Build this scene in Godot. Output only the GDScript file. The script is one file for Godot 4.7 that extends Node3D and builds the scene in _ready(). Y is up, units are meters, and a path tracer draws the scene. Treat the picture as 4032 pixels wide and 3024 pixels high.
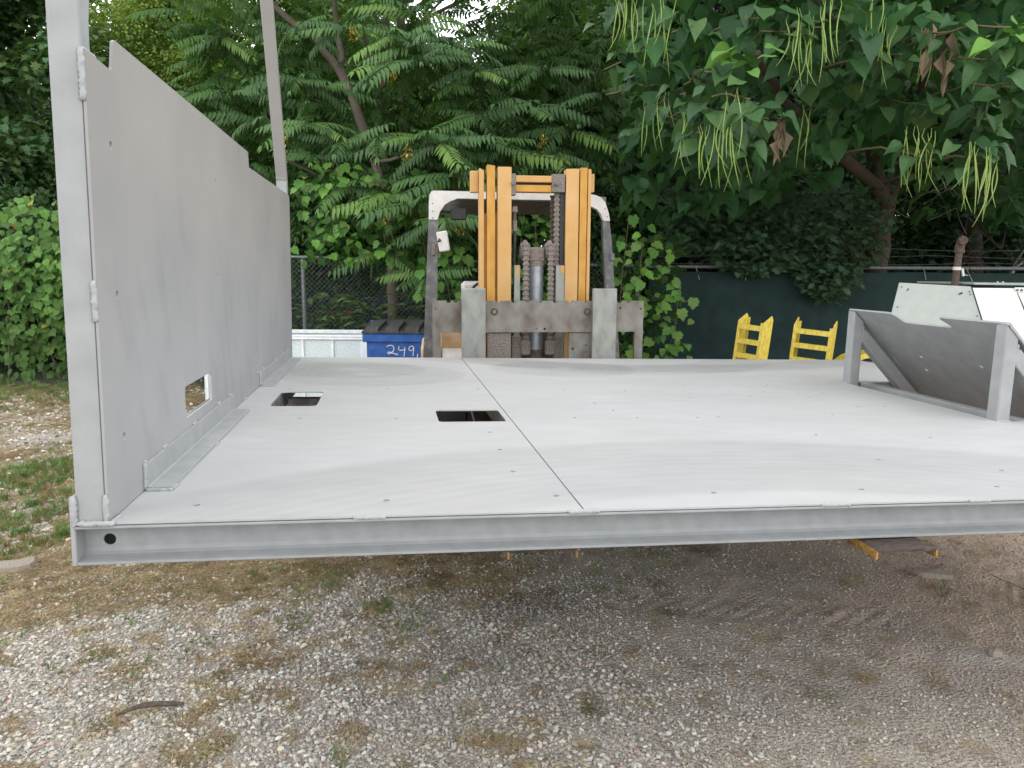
extends Node3D
# A grey primed steel platform frame on the forks of a lift truck, in a gravel yard before a green fence and dense trees.

var rng := RandomNumberGenerator.new()
var M := {}
var taken := {}
const YARD := Vector3(0.758, 0.0, 2.133)          # where the photographer stands; the yard's own axes run along the fence
var yard_right := Vector3(0.9878, 0, 0.1558)
var yard_ahead := Vector3(0.1558, 0, -0.9878)


func yard(x: float, y: float, d: float) -> Vector3:
	return YARD + yard_right * x + yard_ahead * d + Vector3(0, y, 0)


func rf(a: float, b: float) -> float:
	return rng.randf_range(a, b)


# ------------------------------------------------------------------ names and labels
func numbered(parent: Node, called: String) -> String:
	var key := str(parent.get_instance_id()) + called
	var n: int = taken.get(key, 0)
	taken[key] = n + 1
	return called if n == 0 else "%s_%03d" % [called, n]


func tag(o: Node, label: String, category := "", group := "", kind := "") -> Node:
	if label: o.set_meta("label", label)
	if category: o.set_meta("category", category)
	if group: o.set_meta("group", group)
	if kind: o.set_meta("kind", kind)
	return o


func thing(called: String, label: String, category: String, at := Vector3.ZERO, turn := 0.0, group := "") -> Node3D:
	var o := Node3D.new()
	o.name = numbered(self, called)
	o.position = at
	o.rotation.y = turn
	add_child(o, true)
	tag(o, label, category, group)
	return o


func part(parent: Node, called: String, mesh: Mesh, mat: Material, xf := Transform3D()) -> MeshInstance3D:
	var o := MeshInstance3D.new()
	o.name = numbered(parent, called)
	o.mesh = mesh
	o.transform = xf
	o.material_override = mat
	parent.add_child(o, true)
	return o


func copies(parent: Node, called: String, mesh: Mesh, mat: Material, list: Array, colors: PackedColorArray) -> MultiMeshInstance3D:
	var mm := MultiMesh.new()
	mm.transform_format = MultiMesh.TRANSFORM_3D
	mm.use_colors = true
	mm.mesh = mesh
	mm.instance_count = list.size()
	var buf := PackedFloat32Array()
	buf.resize(list.size() * 16)
	for i in list.size():
		var t: Transform3D = list[i]
		var k := i * 16
		var b := t.basis
		buf[k] = b.x.x; buf[k + 1] = b.y.x; buf[k + 2] = b.z.x; buf[k + 3] = t.origin.x
		buf[k + 4] = b.x.y; buf[k + 5] = b.y.y; buf[k + 6] = b.z.y; buf[k + 7] = t.origin.y
		buf[k + 8] = b.x.z; buf[k + 9] = b.y.z; buf[k + 10] = b.z.z; buf[k + 11] = t.origin.z
		var c := colors[i]
		buf[k + 12] = c.r; buf[k + 13] = c.g; buf[k + 14] = c.b; buf[k + 15] = 1.0
	mm.buffer = buf
	var o := MultiMeshInstance3D.new()
	o.name = numbered(parent, called)
	o.multimesh = mm
	o.material_override = mat
	parent.add_child(o, true)
	o.set_meta("kind", "stuff")
	return o


# ------------------------------------------------------------------ shapes
func S() -> SurfaceTool:
	var st := SurfaceTool.new()
	st.begin(Mesh.PRIMITIVE_TRIANGLES)
	st.set_smooth_group(-1)
	return st


func fin(st: SurfaceTool) -> ArrayMesh:
	st.generate_normals()
	return st.commit()


func t3(st: SurfaceTool, a: Vector3, b: Vector3, c: Vector3, out: Vector3) -> void:
	if (c - a).cross(b - a).dot(out) < 0.0:
		var k := b
		b = c
		c = k
	st.add_vertex(a); st.add_vertex(b); st.add_vertex(c)


func q4(st: SurfaceTool, a: Vector3, b: Vector3, c: Vector3, d: Vector3, out: Vector3) -> void:
	t3(st, a, b, c, out)
	t3(st, a, c, d, out)


func bx(st: SurfaceTool, c: Vector3, s: Vector3, bev := 0.003, bs := Basis()) -> void:
	var h := s * 0.5
	var b: float = minf(bev, minf(h.x, minf(h.y, h.z)) * 0.6)
	for axis in 3:
		for sg in [-1.0, 1.0]:
			var u := (axis + 1) % 3
			var v := (axis + 2) % 3
			var n := Vector3.ZERO
			n[axis] = sg
			var p := []
			for k in [[-1, -1], [1, -1], [1, 1], [-1, 1]]:
				var w := Vector3.ZERO
				w[axis] = sg * h[axis]
				w[u] = k[0] * (h[u] - b)
				w[v] = k[1] * (h[v] - b)
				p.append(c + bs * w)
			q4(st, p[0], p[1], p[2], p[3], bs * n)
	if b <= 0.0:
		return
	for axis in 3:
		var u := (axis + 1) % 3
		var v := (axis + 2) % 3
		for su in [-1.0, 1.0]:
			for sv in [-1.0, 1.0]:
				var p := []
				for k in [[-1.0, 0], [1.0, 0], [1.0, 1], [-1.0, 1]]:
					var w := Vector3.ZERO
					w[axis] = k[0] * (h[axis] - b)
					w[u] = su * (h[u] - (b if k[1] == 1 else 0.0))
					w[v] = sv * (h[v] - (0.0 if k[1] == 1 else b))
					p.append(c + bs * w)
				var n := Vector3.ZERO
				n[u] = su
				n[v] = sv
				q4(st, p[0], p[1], p[2], p[3], bs * n)
	for sx in [-1.0, 1.0]:
		for sy in [-1.0, 1.0]:
			for sz in [-1.0, 1.0]:
				var s3 := Vector3(sx, sy, sz)
				var a := s3 * Vector3(h.x, h.y - b, h.z - b)
				var d := s3 * Vector3(h.x - b, h.y, h.z - b)
				var e := s3 * Vector3(h.x - b, h.y - b, h.z)
				t3(st, c + bs * a, c + bs * d, c + bs * e, bs * s3)


func box(c: Vector3, s: Vector3, bev := 0.003, bs := Basis()) -> ArrayMesh:
	var st := S()
	bx(st, c, s, bev, bs)
	return fin(st)


func span(x0: float, x1: float, y0: float, y1: float, z0: float, z1: float, bev := 0.003) -> ArrayMesh:
	return box(Vector3(x0 + x1, y0 + y1, z0 + z1) * 0.5, Vector3(absf(x1 - x0), absf(y1 - y0), absf(z1 - z0)), bev)


# an outline in the plane (u, v), from w0 to w1 along w
func prism(st: SurfaceTool, poly: PackedVector2Array, w0: float, w1: float, u := Vector3.RIGHT, v := Vector3.UP, w := Vector3.BACK, o := Vector3.ZERO) -> void:
	var n := poly.size()
	var area := 0.0
	for i in n:
		area += poly[i].cross(poly[(i + 1) % n])
	var idx := Geometry2D.triangulate_polygon(poly)
	for k in range(0, idx.size(), 3):
		var p := []
		for j in 3:
			p.append(o + u * poly[idx[k + j]].x + v * poly[idx[k + j]].y)
		t3(st, p[0] + w * w0, p[1] + w * w0, p[2] + w * w0, w * signf(w0 - w1))
		t3(st, p[0] + w * w1, p[1] + w * w1, p[2] + w * w1, w * signf(w1 - w0))
	for i in n:
		var a := poly[i]
		var b := poly[(i + 1) % n]
		var e := b - a
		var out2 := Vector2(e.y, -e.x) * signf(area)
		var A := o + u * a.x + v * a.y
		var B := o + u * b.x + v * b.y
		q4(st, A + w * w0, B + w * w0, B + w * w1, A + w * w1, u * out2.x + v * out2.y)


func tube(st: SurfaceTool, pts: Array, radii: Array, seg := 6, caps := true, squash := 1.0, lumps := 0.0) -> void:
	st.set_smooth_group(1)
	var n := pts.size()
	var rings := []
	var up := Vector3.UP
	for i in n:
		var d: Vector3 = (pts[mini(i + 1, n - 1)] - pts[maxi(i - 1, 0)]).normalized()
		if i == 0:
			up = Vector3.UP if absf(d.y) < 0.9 else Vector3.RIGHT
		var x := up.cross(d).normalized()
		up = d.cross(x).normalized()
		var ring := []
		for k in seg:
			var a := TAU * k / seg
			ring.append(pts[i] + (x * cos(a) + up * sin(a) * squash) * radii[mini(i, radii.size() - 1)] * (1.0 if lumps == 0.0 else rf(1.0 - lumps, 1.0 + lumps)))
		rings.append(ring)
	for i in n - 1:
		for k in seg:
			var j := (k + 1) % seg
			var mid: Vector3 = (rings[i][k] + rings[i][j]) * 0.5 - pts[i]
			q4(st, rings[i][k], rings[i][j], rings[i + 1][j], rings[i + 1][k], mid)
	st.set_smooth_group(-1)
	if caps:
		for e in [0, n - 1]:
			var d: Vector3 = pts[0] - pts[1] if e == 0 else pts[n - 1] - pts[n - 2]
			for k in range(1, seg - 1):
				t3(st, rings[e][0], rings[e][k], rings[e][k + 1], d)


func rod(a: Vector3, b: Vector3, r: float, seg := 10) -> ArrayMesh:
	var st := S()
	tube(st, [a, b], [r, r], seg)
	return fin(st)


# a square tube with rounded corners between two points; x and y give its own axes
func square_tube(a: Vector3, b: Vector3, w: float, h: float, up: Vector3, r := 0.008) -> ArrayMesh:
	var d := (b - a).normalized()
	var x := up.cross(d).normalized()
	var y := d.cross(x).normalized()
	var poly := PackedVector2Array()
	for k in 4:
		var c: Vector2 = [Vector2(1, 1), Vector2(-1, 1), Vector2(-1, -1), Vector2(1, -1)][k]
		for j in 3:
			var ang := PI / 2 * k + PI / 4 * j
			poly.append(Vector2(c.x * (w / 2 - r), c.y * (h / 2 - r)) + Vector2(cos(ang), sin(ang)) * r)
	var st := S()
	prism(st, poly, 0.0, (b - a).length(), x, y, d, a)
	return fin(st)


# a lumpy run of weld metal
func bead(a: Vector3, b: Vector3, r: float) -> ArrayMesh:
	var n := maxi(4, int((b - a).length() / (r * .75)))
	var pts := []
	var rad := []
	for i in n + 1:
		var t := float(i) / n
		pts.append(a.lerp(b, t) + Vector3(rf(-1, 1), rf(-1, 1), rf(-1, 1)) * r * 0.13)
		var e := 0.55 if i == 0 or i == n else 1.0
		rad.append(r * e * (rf(0.7, .95) if i % 2 else rf(.95, 1.15)))
	var st := S()
	tube(st, pts, rad, 8, true, 1.0, .16)
	return fin(st)


# a plate cut from an outline, with round holes and cut-outs; the outline lies in the plane x, y of xf, its front at z = 0
func cut_plate(parent: Node, called: String, outline: PackedVector2Array, thick: float, xf: Transform3D, holes: Array, cuts: Array, mat: Material) -> CSGPolygon3D:
	var c := CSGPolygon3D.new()
	c.name = numbered(parent, called)
	c.polygon = outline
	c.depth = thick
	c.transform = xf
	c.material = mat
	for h in holes:
		var cy := CSGCylinder3D.new()
		cy.name = "bolt_hole"
		cy.radius = h[1]
		cy.height = thick * 6 + 0.02
		cy.sides = 16
		cy.operation = CSGShape3D.OPERATION_SUBTRACTION
		cy.rotation.x = PI / 2
		cy.position = Vector3(h[0].x, h[0].y, 0)
		cy.material = mat
		c.add_child(cy, true)
	for k in cuts:
		var p := CSGPolygon3D.new()
		p.name = "cut_out"
		p.polygon = k
		p.depth = thick * 6
		p.position.z = thick * 3
		p.operation = CSGShape3D.OPERATION_SUBTRACTION
		p.material = mat
		c.add_child(p, true)
	parent.add_child(c, true)
	return c


func rounded(x0: float, x1: float, y0: float, y1: float, r: float) -> PackedVector2Array:
	var p := PackedVector2Array()
	for k in 4:
		var c: Vector2 = [Vector2(x1 - r, y1 - r), Vector2(x0 + r, y1 - r), Vector2(x0 + r, y0 + r), Vector2(x1 - r, y0 + r)][k]
		for j in 4:
			var a := PI / 2 * k + PI / 6 * j
			p.append(c + Vector2(cos(a), sin(a)) * r)
	return p


# ------------------------------------------------------------------ materials
func lin(r: float, g: float, b: float) -> Color:
	return Color(r, g, b).linear_to_srgb()


func noise_tex(freq: float, octaves: int, ramp: Array, sd: int, size := 512, type := FastNoiseLite.TYPE_SIMPLEX_SMOOTH) -> NoiseTexture2D:
	var n := FastNoiseLite.new()
	n.seed = sd
	n.noise_type = type
	n.frequency = freq
	n.fractal_octaves = octaves
	var t := NoiseTexture2D.new()
	t.width = size
	t.height = size
	t.seamless = true
	t.noise = n
	var g := Gradient.new()
	var offs := PackedFloat32Array()
	var cols := PackedColorArray()
	for k in ramp:
		offs.append(k[0])
		cols.append(k[1])
	g.offsets = offs
	g.colors = cols
	t.color_ramp = g
	return t


func plain(c: Color, rough := 0.7, metal := 0.0) -> StandardMaterial3D:
	var m := StandardMaterial3D.new()
	m.albedo_color = c
	m.roughness = rough
	m.metallic = metal
	return m


# a surface with worn or mottled colour: ramp stops are linear colours, tile in metres
func worn(ramp: Array, tile: float, rough := 0.7, metal := 0.0, freq := 0.01, octaves := 5, sd := 1, grain := 0.0, size := 512, tall := 1.0) -> StandardMaterial3D:
	var r := []
	for k in ramp:
		r.append([k[0], lin(k[1], k[2], k[3])])
	var m := plain(Color.WHITE, rough, metal)
	m.albedo_texture = noise_tex(freq, octaves, r, sd, size)
	m.uv1_triplanar = true
	m.uv1_scale = Vector3(1.0, 1.0 / tall, 1.0) / tile
	if grain > 0.0:
		m.heightmap_enabled = true
		m.heightmap_scale = grain
		m.heightmap_texture = M.grain
	return m


func leaf_mat(c: Color, back: float, rough := 0.55) -> StandardMaterial3D:
	var m := plain(c, rough)
	m.vertex_color_use_as_albedo = true
	m.albedo_texture = M.mottle
	m.uv1_triplanar = true
	m.uv1_scale = Vector3(.7, .7, .7)
	m.backlight_enabled = true
	m.backlight = Color(back, back, back * 0.7)
	m.metallic_specular = 0.4
	return m


func make_materials() -> void:
	M.grain = noise_tex(0.09, 4, [[0.0, Color.BLACK], [1.0, Color.WHITE]], 77, 256)
	M.mottle = noise_tex(0.03, 4, [[0.0, lin(.70, .68, .70)], [0.4, lin(.96, .96, .94)], [1.0, lin(1, 1, .9)]], 78, 128)
	M.primer = worn([[0.0, .235, .242, .243], [0.45, .265, .273, .274], [1.0, .30, .308, .31]], 0.7, 0.62, 0.0, 0.008, 5, 3)
	M.channel = worn([[0.0, .205, .213, .216], [0.5, .232, .242, .245], [1.0, .26, .27, .274]], 0.5, 0.62, 0.0, 0.012, 5, 37)  # primer again, darkened to paint in the shade under the deck edge
	M.weld = worn([[0.0, .24, .247, .25], [1.0, .35, .358, .36]], 0.05, 0.5, 0.0, 0.03, 4, 4)
	M.deck = plain(Color.WHITE, 0.55)
	M.deck.albedo_texture = deck_picture()
	M.deck.uv1_triplanar = true
	M.deck.uv1_scale = Vector3.ONE / 5.12
	M.side = plain(Color.WHITE, 0.6)
	M.side.albedo_texture = side_picture()
	M.side.uv1_triplanar = true
	M.side.uv1_scale = Vector3.ONE / 4.3
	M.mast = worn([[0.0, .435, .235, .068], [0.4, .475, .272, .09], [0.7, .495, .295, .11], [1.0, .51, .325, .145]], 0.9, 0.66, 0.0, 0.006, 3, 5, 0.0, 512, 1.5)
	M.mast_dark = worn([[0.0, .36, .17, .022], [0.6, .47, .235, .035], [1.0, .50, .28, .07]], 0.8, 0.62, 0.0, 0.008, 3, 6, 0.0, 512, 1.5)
	M.steel = worn([[0.0, .085, .065, .048], [0.35, .145, .13, .108], [0.62, .175, .163, .142], [1.0, .225, .215, .195]], 1.1, 0.6, 0.1, 0.012, 8, 7, 0.0, 512, 1.6)
	M.shank = worn([[0.0, .155, .15, .13], [0.4, .215, .22, .198], [1.0, .27, .28, .255]], 0.8, 0.5, 0.1, 0.014, 8, 8, 0.0, 512, 2.0)
	M.dirt_steel = worn([[0.0, .08, .063, .052], [0.5, .165, .138, .118], [1.0, .26, .23, .20]], 0.18, 0.85, 0.0, 0.02, 5, 9, 0.12)
	M.chrome = worn([[0.0, .19, .20, .21], [1.0, .34, .355, .37]], 0.5, 0.30, 0.35, 0.01, 3, 10)
	M.black = worn([[0.0, .010, .010, .011], [1.0, .03, .03, .032]], 0.5, 0.6, 0.0, 0.02, 4, 11)
	M.guard = worn([[0.0, .07, .072, .074], [0.6, .125, .125, .124], [1.0, .24, .23, .215]], 0.7, 0.55, 0.0, 0.012, 5, 12)
	M.dusty = worn([[0.0, .50, .475, .45], [1.0, .64, .62, .585]], 0.8, 0.7, 0.0, 0.012, 4, 13)
	M.tan = worn([[0.0, .40, .22, .10], [0.5, .50, .33, .19], [1.0, .58, .45, .33]], 0.7, 0.75, 0.0, 0.008, 4, 14)
	M.rubber = worn([[0.0, .012, .012, .012], [1.0, .04, .037, .034]], 0.3, 0.9, 0.0, 0.03, 4, 15, 0.1)
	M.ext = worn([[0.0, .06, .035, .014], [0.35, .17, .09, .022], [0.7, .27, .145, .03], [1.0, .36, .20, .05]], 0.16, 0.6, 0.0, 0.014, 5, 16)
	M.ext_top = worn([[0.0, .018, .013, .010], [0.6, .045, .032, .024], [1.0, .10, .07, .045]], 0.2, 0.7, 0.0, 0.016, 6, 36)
	M.rust = worn([[0.0, .03, .022, .018], [0.5, .085, .058, .045], [1.0, .15, .105, .08]], 0.25, 0.9, 0.0, 0.02, 5, 17, 0.06)
	M.blue = worn([[0.0, .004, .045, .20], [0.6, .006, .075, .31], [1.0, .02, .11, .38]], 0.9, 0.5, 0.0, 0.012, 5, 18)
	M.lid = worn([[0.0, .018, .018, .019], [0.6, .045, .045, .047], [1.0, .13, .125, .12]], 0.5, 0.6, 0.0, 0.016, 5, 19)
	M.galv = worn([[0.0, .42, .48, .49], [0.5, .55, .61, .61], [1.0, .72, .76, .75]], 0.35, 0.45, 0.15, 0.03, 3, 20)
	M.galv_rim = worn([[0.0, .62, .65, .65], [1.0, .82, .84, .83]], 0.6, 0.4, 0.1, 0.01, 3, 21)
	M.yellow = worn([[0.0, .25, .17, .03], [0.22, .48, .36, .035], [0.6, .58, .45, .06], [1.0, .62, .52, .16]], 0.3, 0.6, 0.0, 0.016, 7, 22, 0.02, 512, 2.0)
	M.hood_grey = worn([[0.0, .30, .335, .305], [1.0, .355, .385, .35]], 0.5, 0.55, 0.0, 0.01, 5, 23)
	M.hood_white = worn([[0.0, .56, .57, .545], [0.7, .66, .67, .65], [1.0, .72, .73, .71]], 0.6, 0.55, 0.0, 0.01, 5, 24)
	M.pipe_fence = worn([[0.0, .12, .135, .145], [1.0, .23, .25, .26]], 0.4, 0.5, 0.4, 0.015, 4, 25)
	M.wire = plain(lin(.13, .14, .145), 0.6, 0.2)
	M.screen = worn([[0.0, .004, .019, .0185], [0.5, .0065, .028, .027], [1.0, .010, .038, .036]], 1.6, 0.85, 0.0, 0.008, 5, 26, 0.05)
	M.tie = plain(lin(.42, .43, .43), 0.6)
	M.chalk = worn([[0.0, .30, .36, .46], [0.5, .58, .61, .65], [1.0, .70, .72, .75]], 0.09, 0.9, 0.0, 0.04, 4, 38)
	M.bark = worn([[0.0, .035, .026, .019], [0.5, .085, .066, .05], [1.0, .15, .12, .095]], 0.4, 0.95, 0.0, 0.03, 5, 27, 0.5)
	M.bark_grey = worn([[0.0, .09, .072, .055], [0.5, .17, .14, .11], [1.0, .25, .215, .175]], 0.4, 0.95, 0.0, 0.03, 5, 28, 0.3)
	M.bark_dark = worn([[0.0, .018, .013, .010], [0.5, .042, .03, .022], [1.0, .075, .056, .042]], 0.4, 0.95, 0.0, 0.03, 5, 29, 0.5)
	M.stone = worn([[0.0, .55, .54, .52], [1.0, 1.0, 1.0, 1.0]], 0.07, 0.9, 0.0, 0.02, 4, 30, 0.05, 256)
	M.stone.vertex_color_use_as_albedo = true
	M.slab = worn([[0.0, .20, .17, .135], [1.0, .32, .275, .22]], 0.2, 0.9, 0.0, 0.02, 4, 31, 0.1)
	M.red = plain(lin(.45, .05, .035), 0.5)
	M.navy = plain(lin(.006, .012, .035), 0.6)
	M.leaf = leaf_mat(Color.WHITE, 0.95)
	M.leaf_stiff = leaf_mat(Color.WHITE, 0.3, 0.6)
	M.straw = leaf_mat(Color.WHITE, 0.8, 0.85)
	M.pod = plain(lin(.20, .29, .06), 0.6)
	M.dead = plain(lin(.17, .125, .075), 0.9)
	M.seed = plain(lin(.60, .50, .08), 0.7)
	M.stem = plain(lin(.12, .10, .045), 0.8)
	var tones := {"catalpa": [lin(.030, .080, .030), lin(.042, .105, .036), lin(.054, .125, .042), lin(.072, .15, .048)], "young": [lin(.105, .235, .05), lin(.135, .28, .055)], "ailanthus": [lin(.056, .125, .042), lin(.074, .158, .050), lin(.094, .19, .056), lin(.14, .25, .058)], "vine": [lin(.085, .21, .04), lin(.11, .26, .05), lin(.15, .32, .055)]}
	for k in tones:
		M[k] = []
		for c in tones[k]:
			var lm := leaf_mat(c, 0.0)
			var li: Color = c.srgb_to_linear()
			lm.backlight = lin(.26 * li.r / li.g, .26, .26 * li.b / li.g)
			M[k].append(lm)
	M.ground = plain(Color.WHITE, 0.95)
	M.ground.vertex_color_use_as_albedo = true
	M.ground.albedo_texture = noise_tex(0.06, 5, [[0.0, lin(.5, .5, .5)], [0.5, lin(.85, .85, .85)], [1.0, lin(1, 1, 1)]], 40, 512)
	M.ground.uv1_triplanar = true
	M.ground.uv1_world_triplanar = true
	M.ground.uv1_scale = Vector3.ONE / 0.8
	M.ground.heightmap_enabled = true
	M.ground.heightmap_scale = 1.2
	M.ground.heightmap_texture = noise_tex(0.08, 5, [[0.0, Color.BLACK], [1.0, Color.WHITE]], 41, 512)


# the primer on the plates, with the rub marks of a cleaning pad; 5.12 m a side, laid on the plates' own x and z
func deck_picture() -> ImageTexture:
	var n := 1024
	var im := Image.create(n, n, false, Image.FORMAT_RGB8)
	var f1 := FastNoiseLite.new(); f1.seed = 5; f1.frequency = 0.9; f1.fractal_octaves = 4
	var f2 := FastNoiseLite.new(); f2.seed = 6; f2.frequency = 9.0; f2.fractal_octaves = 3
	for j in n:
		for i in n:
			var x := (i + 0.5) / n * 5.12
			var z := (j + 0.5) / n * 5.12 - 5.12
			var a := f1.get_noise_2d(x, z * 2.2)
			var v := 0.372 + 0.024 * a + 0.02 * f2.get_noise_2d(x * 0.35, z)
			var warm := clampf(f1.get_noise_2d(x * 0.7 + 9.0, z * 0.9) * 1.2 + 0.15 + (0.25 if x < 1.3 else 0.0), 0.0, 1.0)
			# wide sweeps of the pad
			for s in [[1.9, 1.9, 2.42, 0.42], [2.9, -6.1, 2.75, 0.25], [0.62, -3.0, 0.36, 0.30], [0.5, -3.25, 0.30, 0.22], [2.0, -3.32, 0.30, 0.26], [2.6, -4.4, 1.15, 0.3]]:
				var d: float = Vector2(x - s[0], (z - s[1]) * (1.0 if s[2] > 1.0 else 1.15)).length() - s[2]
				if absf(d) < s[3]:
					var k: float = 1.0 - absf(d) / s[3]
					v += 0.02 * sin(d * 95.0 + 3.0 * a) * k * 0.5 - 0.034 * smoothstep(0.0, 0.22, k) * (1.5 if s[2] > 2.0 else 1.2)
			im.set_pixel(i, j, lin(v * (1.0 + 0.012 * warm), v * (1.012 - 0.006 * warm), v * (1.018 - 0.04 * warm)))
	# scratches and scuffs left by what was dragged over it
	var r := RandomNumberGenerator.new()
	r.seed = 44
	for k in 70:
		var p := Vector2(r.randf() * n, (0.22 + 0.78 * r.randf()) * n)
		var dir := Vector2.from_angle(r.randf_range(-.6, .6) + (PI / 2 if r.randf() < .2 else 0.0))
		var tone := r.randf_range(-.035, .07)
		for s in r.randi_range(8, 46):
			var q := p + dir * s + Vector2(0, .002 * s * s * r.randf_range(.2, .4))
			if q.x < 1 or q.y < 1 or q.x > n - 2 or q.y > n - 2: break
			var c := im.get_pixel(int(q.x), int(q.y)).srgb_to_linear()
			var w := tone * r.randf_range(.4, 1.0)
			im.set_pixel(int(q.x), int(q.y), lin(c.r + w, c.g + w, c.b + w))
	return ImageTexture.create_from_image(im)


# the side panel's primer: uneven spray, tan dust above and cooler streaks below; 4.3 m a side
func side_picture() -> ImageTexture:
	var n := 512
	var im := Image.create(n, n, false, Image.FORMAT_RGB8)
	var f1 := FastNoiseLite.new(); f1.seed = 15; f1.frequency = 1.0; f1.fractal_octaves = 4
	var f2 := FastNoiseLite.new(); f2.seed = 16; f2.frequency = 3.0; f2.fractal_octaves = 4
	for j in n:
		for i in n:
			var z := (i + 0.5) / n * 4.3
			var y := 4.3 - (j + 0.5) / n * 4.3
			var a := f2.get_noise_2d(z * 1.5 + y * .35, y * 0.7 + z * 0.3)
			var b := f1.get_noise_2d(z * 1.1, y * 1.4)
			var streak := maxf(0.0, a - 0.06) * smoothstep(1.2, 0.3, y + 0.5 * b)
			var v := 0.272 + 0.034 * b - 0.055 * streak
			var warm := clampf(smoothstep(0.25, 1.2, y + 0.35 * b), 0.0, 1.0)
			im.set_pixel(i, j, lin(v * (1.0 + 0.03 * warm), v * (1.005 - 0.015 * warm), v * (1.015 - 0.085 * warm)))
	return ImageTexture.create_from_image(im)


# ------------------------------------------------------------------ the platform frame on the forks
func platform() -> void:
	var o := thing("platform_frame", "large grey primed steel platform with tall side panel, resting on the lift truck's forks", "platform")
	var tilt := Basis(Vector3.BACK, -0.0185)
	o.transform = Transform3D(tilt, Vector3(1.87, 0.957, -2.0) - tilt * Vector3(1.87, 0, -2.0))
	var flat := Transform3D(Basis(Vector3.RIGHT, Vector3.FORWARD, Vector3.UP), Vector3.ZERO)
	var holes := []
	for p in [[.19, .143], [.735, .146], [1.262, .152], [1.172, .454], [1.173, .786], [1.174, 1.119], [1.261, 2.345], [.729, 2.348], [.333, 1.467], [.775, 1.451], [.178, 2.36]]:
		holes.append([Vector2(p[0], p[1]), 0.0105])
	cut_plate(o, "deck_plate", PackedVector2Array([Vector2(0, 0), Vector2(1.3115, 0), Vector2(1.3115, 3.985), Vector2(0, 3.985)]), 0.006, flat, holes,
		[rounded(.150, .380, 1.79, 2.25, .03), rounded(.970, 1.286, 1.355, 1.66, .02)], M.deck)
	holes = []
	for p in [[1.782, .144], [2.305, .142], [2.81, .137], [3.007, .341], [2.63, .529], [3.143, .907], [2.637, .99], [3.013, 1.472], [3.301, 1.697], [3.473, 1.707], [1.632, 1.432], [1.941, 1.421], [2.255, 1.422], [2.368, 1.431],
			[1.879, 1.625], [1.844, 1.849], [1.775, 2.306], [2.148, 2.285], [2.522, 2.264], [2.805, 2.261], [3.022, 2.241], [3.16, 2.334], [2.838, 2.051], [2.451, 2.007], [3.198, 2.012], [3.23, 2.185], [3.193, 2.532], [3.537, 2.491], [3.365, 2.147]]:
		holes.append([Vector2(p[0], p[1]), 0.0095])
	for p in [[1.762, 3.18], [1.836, 3.182], [1.91, 3.184], [1.763, 2.962], [1.837, 2.963]]:
		holes.append([Vector2(p[0], p[1]), 0.008])
	cut_plate(o, "deck_plate", PackedVector2Array([Vector2(1.3165, 0), Vector2(4.79, 0), Vector2(4.79, 3.985), Vector2(1.3165, 3.985)]), 0.006, flat, holes,
		[PackedVector2Array([Vector2(3.80, 1.255), Vector2(4.70, 1.255), Vector2(4.70, 2.658), Vector2(3.80, 2.658)])], M.deck)
	# the channel along the near edge: its back, then its two flanges
	var web := PackedVector2Array([Vector2(-.084, -.110), Vector2(4.80, -.110), Vector2(4.80, -.014), Vector2(-.084, -.014)])
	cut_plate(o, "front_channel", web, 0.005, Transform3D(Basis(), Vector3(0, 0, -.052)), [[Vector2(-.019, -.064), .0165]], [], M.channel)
	var chan := PackedVector2Array([Vector2(.006, -.0145), Vector2(.003, -.0165), Vector2(-.038, -.0195), Vector2(-.047, -.023), Vector2(-.0518, -.031), Vector2(-.0518, -.0085), Vector2(.004, -.0085), Vector2(.006, -.0105)])
	var st := S()
	prism(st, chan, -.084, 4.80, Vector3.BACK, Vector3.UP, Vector3.RIGHT)
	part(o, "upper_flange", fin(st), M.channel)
	chan = PackedVector2Array([Vector2(.006, -.110), Vector2(.003, -.1085), Vector2(-.026, -.1055), Vector2(-.039, -.1025), Vector2(-.0475, -.096), Vector2(-.0518, -.085), Vector2(-.0518, -.1165), Vector2(.004, -.1165), Vector2(.006, -.1145)])
	st = S()
	prism(st, chan, -.084, 4.80, Vector3.BACK, Vector3.UP, Vector3.RIGHT)
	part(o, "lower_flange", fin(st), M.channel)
	# added dark box keeps the web hole black; then the frame under the plates
	part(o, "added_dark_box", span(-.083, .075, -.112, -.0075, -.30, -.10, .004), M.black)
	part(o, "side_beam", span(.085, .15, -.112, -.0075, -3.95, -.31, .004), M.guard)  # dark colour stands in for shade seen through the deck hole
	part(o, "cross_member", span(.16, 1.28, -.1165, -.062, -2.46, -2.40, .004), M.guard)  # same dark tone; sized to keep the near part of the hole dark
	part(o, "rear_channel", span(-.084, 4.80, -.1165, -.0075, -3.99, -3.955, .004), M.primer)
	part(o, "end_plate", span(-.097, -.0845, -.119, .073, -3.99, .006, .003), M.primer)
	part(o, "right_channel", span(4.765, 4.80, -.1165, -.0075, -3.95, -.06, .004), M.primer)
	for x in [.60, 1.314, 1.95, 2.6, 3.2, 3.755]:
		part(o, "cross_member", span(x - .02, x + .02, -.112, -.0075, -3.95, -.06, .004), M.guard)
	for z in [-2.70, -1.20]:
		part(o, "cross_member", span(3.78, 4.76, -.112, -.0075, z - .02, z + .02, .004), M.primer)
	# side panel
	var outline := PackedVector2Array([Vector2(0.002, 0.002), Vector2(0.002, 1.205), Vector2(.02, 1.215), Vector2(.185, 1.207), Vector2(.193, 1.209), Vector2(.2, 1.22), Vector2(.215, 1.288), Vector2(.232, 1.296), Vector2(2.262, 1.292), Vector2(2.285, 1.215), Vector2(3.93, 1.222), Vector2(3.97, 1.21), Vector2(3.985, 1.18), Vector2(3.985, 0.002)])
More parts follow.
